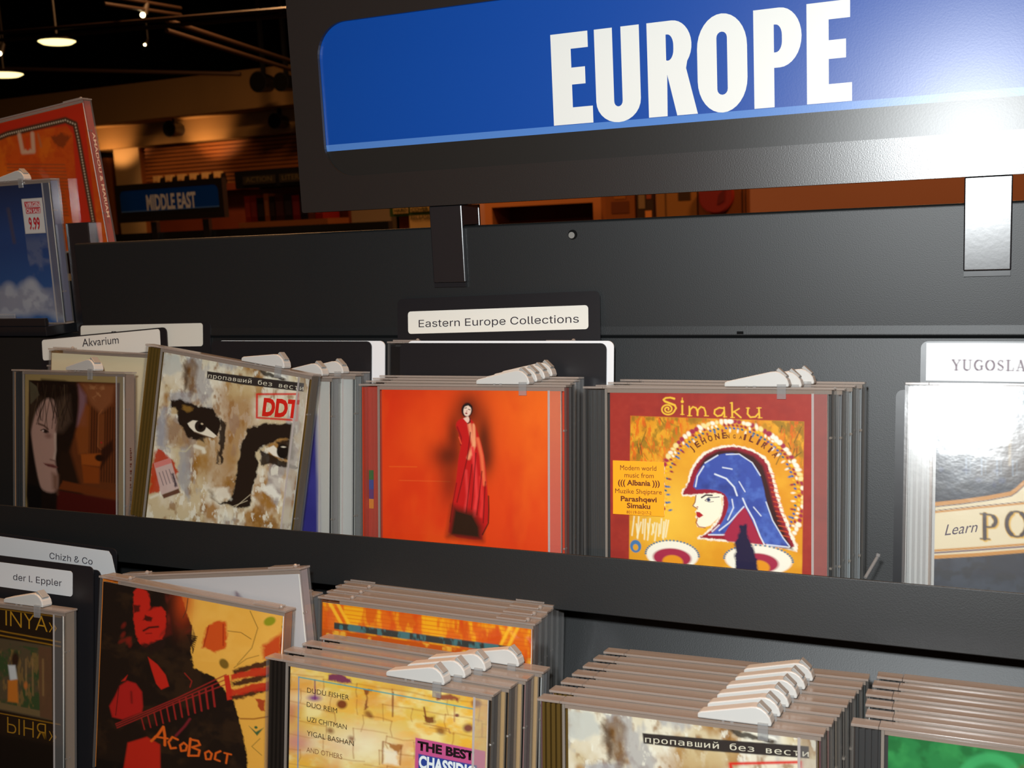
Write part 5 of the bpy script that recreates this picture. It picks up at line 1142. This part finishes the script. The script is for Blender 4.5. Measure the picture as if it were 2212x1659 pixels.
while x < x1 - .05 and i < len(cols):
    w_ = r.uniform(.035, .06); hh = (zm - zs) * r.uniform(.70, .84)
    b = MB(); b.box(x, x + w_ - .003, SY + .03, SY + .2, zs, zs + hh, plain(cols[i])); b.box(x + .004, x + w_ - .007, SY + .0295, SY + .03, zs + hh * .2, zs + hh * .75, plain([min(255, c + 26) for c in cols[i]]))
    tag(b.build('video_case'), '%s case in the row on the shelf beyond the small sign' % nm[i], 'video case', 'cases on the shelf beyond the small sign'); x += w_; i += 1
# pale and dark boxes in a row under the slat panel
IY = 6.4; zi = bg(420, 402, IY)[1]
su2 = thing('wall_shelf', 'wooden wall shelf under the slat panel', 'shelf', mw=Matrix.Translation((bg(430, 402, IY)[0], IY, zi - .05)))
b = MB(); xa, xb = bg(318, 400, IY)[0], bg(700, 380, IY)[0]; b.box(xa, xb, IY - .05, IY + .3, zi - .05, zi, M['darkwood']); b.box(xa, xb, IY + .1, IY + .3, -1.4, zi - .051, M['darkwood']); o = b.build('shelf_board', su2); o.matrix_parent_inverse = Matrix.Translation(-Vector((bg(430, 402, IY)[0], IY, zi - .05)))
xs = [bg(px, 400, IY)[0] for px in np.linspace(332, 490, 13)]
for i in range(12):
    pale = i % 2 == 0; hh = .10 if pale else .085
    b = MB(); xx = xs[i]; w_ = (xs[i + 1] - xs[i]) * (.9 if pale else .62)
    if pale: b.box(xx, xx + w_, IY, IY + .05, zi, zi + hh, plain((208, 168, 110))); b.box(xx + .01, xx + w_ - .01, IY - .001, IY, zi + .02, zi + hh * .6, plain((160, 110, 70)))
    else: b.prism([(xx, zi), (xx + w_, zi), (xx + w_ * .85, zi + hh * .7), (xx + w_ * .62, zi + hh), (xx + w_ * .38, zi + hh), (xx + w_ * .15, zi + hh * .7)], IY, IY + .04, plain((30, 22, 18)))
    tag(b.build('pale_box' if pale else 'dark_figure'), ('pale box' if pale else 'dark rounded figure') + ', %s from the left in the row under the slat panel' % ['first', 'second', 'third', 'fourth', 'fifth', 'sixth'][i // 2], 'box' if pale else 'figure', 'pale boxes under the slat panel' if pale else 'dark figures under the slat panel')

# ---- seen through the gap between sign and panel
GY = 4.8
zlow = bg(900, 520, GY)[1]
b = MB(); xa, xb = bg(842, 460, GY)[0], bg(948, 460, GY)[0]
gs = thing('shop_sign', 'small green and cream HARD COVER sign seen under the big sign', 'sign', mw=Matrix.Translation((xa, GY, bg(890, 495, GY)[1])))
ivg = gs.matrix_world.inverted()
z1, z2, z3 = bg(890, 436, GY)[1], bg(890, 466, GY)[1], bg(890, 500, GY)[1]
b.box(xa, xb, GY, GY + .01, z2, z1, M['sticker'], col=tuple(lin((44, 70, 34)))); xm = bg(884, 470, GY)[0]
b.box(xm, xb, GY, GY + .01, z3, z2, M['sticker'], col=tuple(lin((206, 170, 110))))
b.box(bg(850, 460, GY)[0], bg(882, 460, GY)[0], GY - .002, GY - .0005, bg(890, 460, GY)[1], bg(890, 445, GY)[1], M['sticker'], col=tuple(lin((190, 160, 100)))); b.box(bg(887, 460, GY)[0], bg(928, 460, GY)[0], GY - .002, GY - .0005, bg(890, 458, GY)[1], bg(890, 445, GY)[1], M['sticker'], col=tuple(lin((190, 160, 100))))
text_flat(b, 'HARD', bg(852, 460, GY)[0], bg(866, 458, GY)[1], bg(880, 460, GY)[0] - bg(852, 460, GY)[0], .020, GY - .003, M['sticker'], (60, 60, 30), .03); text_flat(b, 'COVER', bg(889, 460, GY)[0], bg(906, 456, GY)[1], bg(927, 460, GY)[0] - bg(889, 460, GY)[0], .020, GY - .003, M['sticker'], (60, 60, 30), .03)
text_flat(b, 'RELEASES', bg(887, 470, GY)[0], bg(900, 474, GY)[1], bg(934, 470, GY)[0] - bg(887, 470, GY)[0], .024, GY - .002, M['sticker'], (90, 80, 50), .03)
o = b.build('sign_face', gs); o.matrix_parent_inverse = ivg
b = MB(); b.box(xa + .05, xb - .02, GY + .011, GY + .03, -1.4, z1 - .01, M['darkwood']); o = b.build('stand', gs); o.matrix_parent_inverse = ivg
# bookcase
BY = 5.6
x0, x1 = bg(1046, 440, BY)[0], bg(1298, 440, BY)[0]; zc = bg(1200, 434, BY)[1]; zt = bg(1200, 330, BY)[1]
bc = thing('bookcase', 'red-brown bookcase seen through the gap under the big sign', 'bookcase', mw=Matrix.Translation(((x0 + x1) / 2, BY, -1.4))); ivb = bc.matrix_world.inverted()
b = MB(); b.box(x0, x0 + .05, BY, BY + .3, -1.4, zt, M['wood']); b.box(x1 - .05, x1, BY, BY + .3, -1.4, zt, M['wood']); b.box(x0 + .05, x1 - .05, BY + .27, BY + .3, -1.4, zt, M['darkwood']); b.box(x0 + .05, x1 - .05, BY, BY + .27, zc - .02, zc + .01, M['wood']); b.box(x0 + .05, x1 - .05, BY, BY + .27, zc - .5, zc - .46, M['wood']); o = b.build('bookcase_body', bc); o.matrix_parent_inverse = ivb
r = random.Random(9); x = x0 + .055; i = 0
names = ['rust', 'black', 'orange', 'brown', 'tan', 'dark red', 'grey', 'ochre', 'dark green', 'cream', 'red', 'umber']
bcol = [(110, 40, 22), (24, 18, 16), (150, 74, 28), (60, 34, 22), (150, 110, 66), (90, 24, 18), (80, 70, 62), (140, 92, 34), (34, 46, 30), (170, 140, 96), (140, 34, 24), (70, 44, 24)]
while x < x1 - .09 and i < 12:
    w_ = (x1 - x0 - .12) / 12; b = MB(); hh = r.uniform(.2, .26); b.box(x, x + w_ - .004, BY + .03, BY + .2, zc + .011, zc + .011 + hh, plain(bcol[i])); b.box(x + .006, x + w_ - .010, BY + .0294, BY + .03, zc + .05, zc + .10, plain([min(255, c + 40) for c in bcol[i]]))
    tag(b.build('book'), '%s book on the far bookcase under the big sign' % names[i], 'book', 'books on the far bookcase'); x += w_; i += 1
for i in range(10):
    w_ = (x1 - x0 - .12) / 10; xx = x0 + .055 + i * w_; b = MB(); b.box(xx, xx + w_ - .006, BY + .08, BY + .24, zc - .459, zc - .459 + r.uniform(.20, .30), plain((40, 14, 10)))
    tag(b.build('book'), 'dark red book on the lower board of the far bookcase', 'book', 'dark books on the lower board')
# posters and boxes to the right of it
PYY = 5.4
def poster(name, label, pts, c, marks=()):
    b = MB(); xs_ = [bg(px, py, PYY) for px, py in pts]; x0, x1 = min(p[0] for p in xs_), max(p[0] for p in xs_); z0, z1 = min(p[1] for p in xs_), max(p[1] for p in xs_)
    b.box(x0, x1, PYY, PYY + .06, z0, z1, plain(c))
    for (ax, az, bx, bz, cc) in marks: b.box(x0 + (x1 - x0) * ax, x0 + (x1 - x0) * bx, PYY - .002, PYY - .0002, z0 + (z1 - z0) * az, z0 + (z1 - z0) * bz, plain(cc))
    return tag(b.build(name), label, name.replace('_', ' '))
poster('poster', 'brown poster beside the far bookcase', [(1306, 380), (1372, 480)], (120, 66, 24), ((.2, .2, .8, .45, (90, 44, 18)), (.3, .5, .7, .7, (140, 84, 30))))
poster('picture_board', 'dark mottled picture board between the brown poster and the tan box', [(1374, 380), (1412, 480)], (50, 34, 24), ((.1, .3, .5, .6, (120, 96, 66)), (.5, .1, .9, .25, (190, 120, 60)), (.6, .5, .9, .8, (130, 60, 36))))
poster('tan_box', 'large tan box with a dark mark behind the panel', [(1416, 372), (1506, 484)], (136, 92, 44), ((.22, 0, .24, 1, (80, 50, 24)), (.55, .45, .85, .62, (56, 36, 22)), (.62, .62, .78, .70, (56, 36, 22)), (.55, .02, .98, .08, (40, 22, 16))))
poster('wall_board', 'tan panel behind the red disc', [(1508, 372), (1616, 484)], (120, 66, 28), ((.88, 0, .91, 1, (60, 28, 14)), (.95, 0, .97, 1, (60, 28, 14)), (.86, .1, .90, .2, (220, 140, 70)), (.93, .1, .97, .2, (220, 140, 70))))
xc, zc_ = bg(1545, 424, PYY - .06); b = MB(); rr = bg(1582, 424, PYY - .06)[0] - xc
b.tube((xc, PYY - .05, zc_), (xc, PYY - .004, zc_), rr, plain((150, 40, 30)), 36); b.tube((xc, PYY - .056, zc_), (xc, PYY - .0505, zc_), rr * .93, plain((120, 34, 34)), 36)
b.prism([(xc + rr * .1, zc_ - rr * .5), (xc + rr * .5, zc_ - rr * .3), (xc + rr * .55, zc_ + rr * .4), (xc + rr * .2, zc_ + .1 * rr)], PYY - .059, PYY - .0565, plain((90, 24, 26)))
tag(b.build('wall_disc'), 'round dark red disc hung on the tan panel', 'disc')
x0, x1 = bg(1000, 400, 6.2)[0], 6.0
b = MB(); b.box(x0, x1, 6.2, 6.3, -1.4, 2.6, M['wallbrown']); struct('wall_2', b)

# ---- ceiling: trusses, pipes, lamps, loudspeakers
M['truss'] = mat('dark_ceiling_pipe', (0.018, 0.009, 0.005), 0.5, 0.3)
def pipe(name, label, p, q, Yp, Yq, r, group=None):
    xa, za = bg(*p, Yp); xb, zb = bg(*q, Yq)
    b = MB(); b.tube((xa, Yp, za), (xb, Yq, zb), r, M['truss'], 10); return tag(b.build(name), label, 'pipe', group)
def pipe_pair(name, label, p, q, Yp, Yq, r, dz):
    t = thing(name, label, 'pipe', 'ceiling truss rails', Matrix.Translation((bg(*p, Yp)[0], Yp, bg(*p, Yp)[1]))); iv_ = t.matrix_world.inverted()
    for s in (0, dz):
        xa, za = bg(p[0], p[1] + s, Yp); xb, zb = bg(q[0], q[1] + s * .8, Yq); b = MB(); b.tube((xa, Yp, za), (xb, Yq, zb), r, M['truss'], 10); o = b.build('rail', t); o.matrix_parent_inverse = iv_
pipe_pair('truss_rail', 'double ceiling rail running across the top left above the lit lamps', (-60, 76), (760, 8), 4.6, 4.2, .012, 16)
pipe_pair('truss_rail', 'double ceiling rail slanting down towards the sign', (360, 66), (660, 160), 4.4, 6.0, .014, -22)
pipe_pair('truss_rail', 'double ceiling rail slanting at the top of the photo', (225, 8), (390, 32), 4.2, 5.0, .010, -18)
pipe('ceiling_pipe', 'single ceiling pipe low across the left, under the nearer lit lamp', (-60, 147), (520, 160), 5.4, 6.0, .015)
M['lampglow'] = mat('lit_lamp_lens', (1, 0.8, 0.5), 0.5, 0.3, emit=((1.0, 0.80, 0.34), 2.2))
M['lampshell'] = mat('dark_lamp_shell', (0.015, 0.010, 0.007), 0.5, 0.4)
def dome(label, px, py, Y, wpx, power):
    x, z = bg(px, py, Y); r_ = (bg(px + wpx / 2, py, Y)[0] - x) * .72
    t = thing('ceiling_lamp', label, 'lamp', 'lit ceiling lamps', Matrix.Translation((x, Y, z))); b = MB()
    b.tube((0, 0, .002), (0, 0, .03), r_ * 1.03, M['lampshell'], 28, r_ * .5); b.tube((0, 0, .03), (0, 0, 2.6 - z), .008, M['lampshell'], 8); b.build('lamp_shade', t)
    b = MB(); b.tube((0, 0, -.012), (0, 0, .0015), r_ * .80, M['lampglow'], 28, r_); b.build('lens', t)
dome('lit ceiling lamp high on the left, the farther right of the two', 123, 90, 4.6, 82, 10)
dome('lit ceiling lamp at the left edge of the photo', 8, 161, 5.2, 82, 10)
M['spotglow'] = mat('lit_spot_bulb', (1, 0.85, 0.6), 0.5, 0.3, emit=((1.0, 0.75, 0.40), 14.0))
def spotlamp(label, px, py, Y, s, up):
    x, z = bg(px, py, Y); t = thing('spot_lamp', label, 'spot lamp', 'small spot lamps', Matrix.Translation((x, Y, z))); b = MB()
    b.tube((0, 0, .01 * s), (.01 * s, .02, .07 * s), .022 * s, M['lampshell'], 14, .016 * s); b.tube((.01 * s, .02, .07 * s), (.01 * s, .02, 2.6 - z), .005, M['lampshell'], 6); b.build('lamp_shell', t)
    b = MB(); b.ball((0, -.01, 0), .014 * s, M['spotglow'], 12, 8); b.build('bulb', t)
spotlamp('small bright spot lamp near the top of the photo', 311, 33, 4.6, 1.0, 0)
spotlamp('faint small spot lamp below the ceiling rails', 315, 97, 6.0, .6, 0)
spotlamp('small spot lamp cut by the left edge of the photo', 2, 116, 4.8, .9, 0)
def speaker(label, px, py, Y, rpx, flat):
    x, z = bg(px, py, Y); r_ = bg(px + rpx, py, Y)[0] - x; r_ *= .78
    t = thing('round_speaker', label, 'loudspeaker', 'dark round loudspeakers', Matrix.Translation((x, Y, z))); b = MB()
    b.tube((0, -.05, 0), (0, .10, 0), r_, M['cardblack'], 24, r_ * .8); b.build('housing', t)
    b = MB(); b.tube((0, -.058, 0), (0, -.0505, 0), r_ * .85, M['darkgap'], 24); b.build('grille', t)
    b = MB(); b.box(-.015, .015, .02, .05, 0, flat - z if flat else .3, M['cardblack']); b.build('mount', t)
speaker('dark round loudspeaker on the lit beam', 373, 279, WY + .15, 18, z_m)
speaker('dark round loudspeaker under the beam beside the sign', 600, 262, WY + .15, 18, z_m)
speaker('large dark round loudspeaker on the upper beam left of the sign', 565, 178, WY - .6, 24, 2.6)
speaker('dark round loudspeaker half hidden by the sign frame', 614, 178, WY - .6, 22, 2.6)
# lamps that wash the beam from above
for px in (215, 420):
    x, z = bg(px, 305, WY + .2); lamp('beam_wash_light', 'SPOT', (x, WY + .10, z_b - .16), 9, WARM, .04, (x + .02, WY + .36, z_b + .06), math.radians(95))
x, z = bg(282, 330, WY - .2); lamp('pillar_wash_light', 'SPOT', (x, WY - .6, z + .25), 14, WARM, .05, (x, WY + .45, z - .35), math.radians(60))
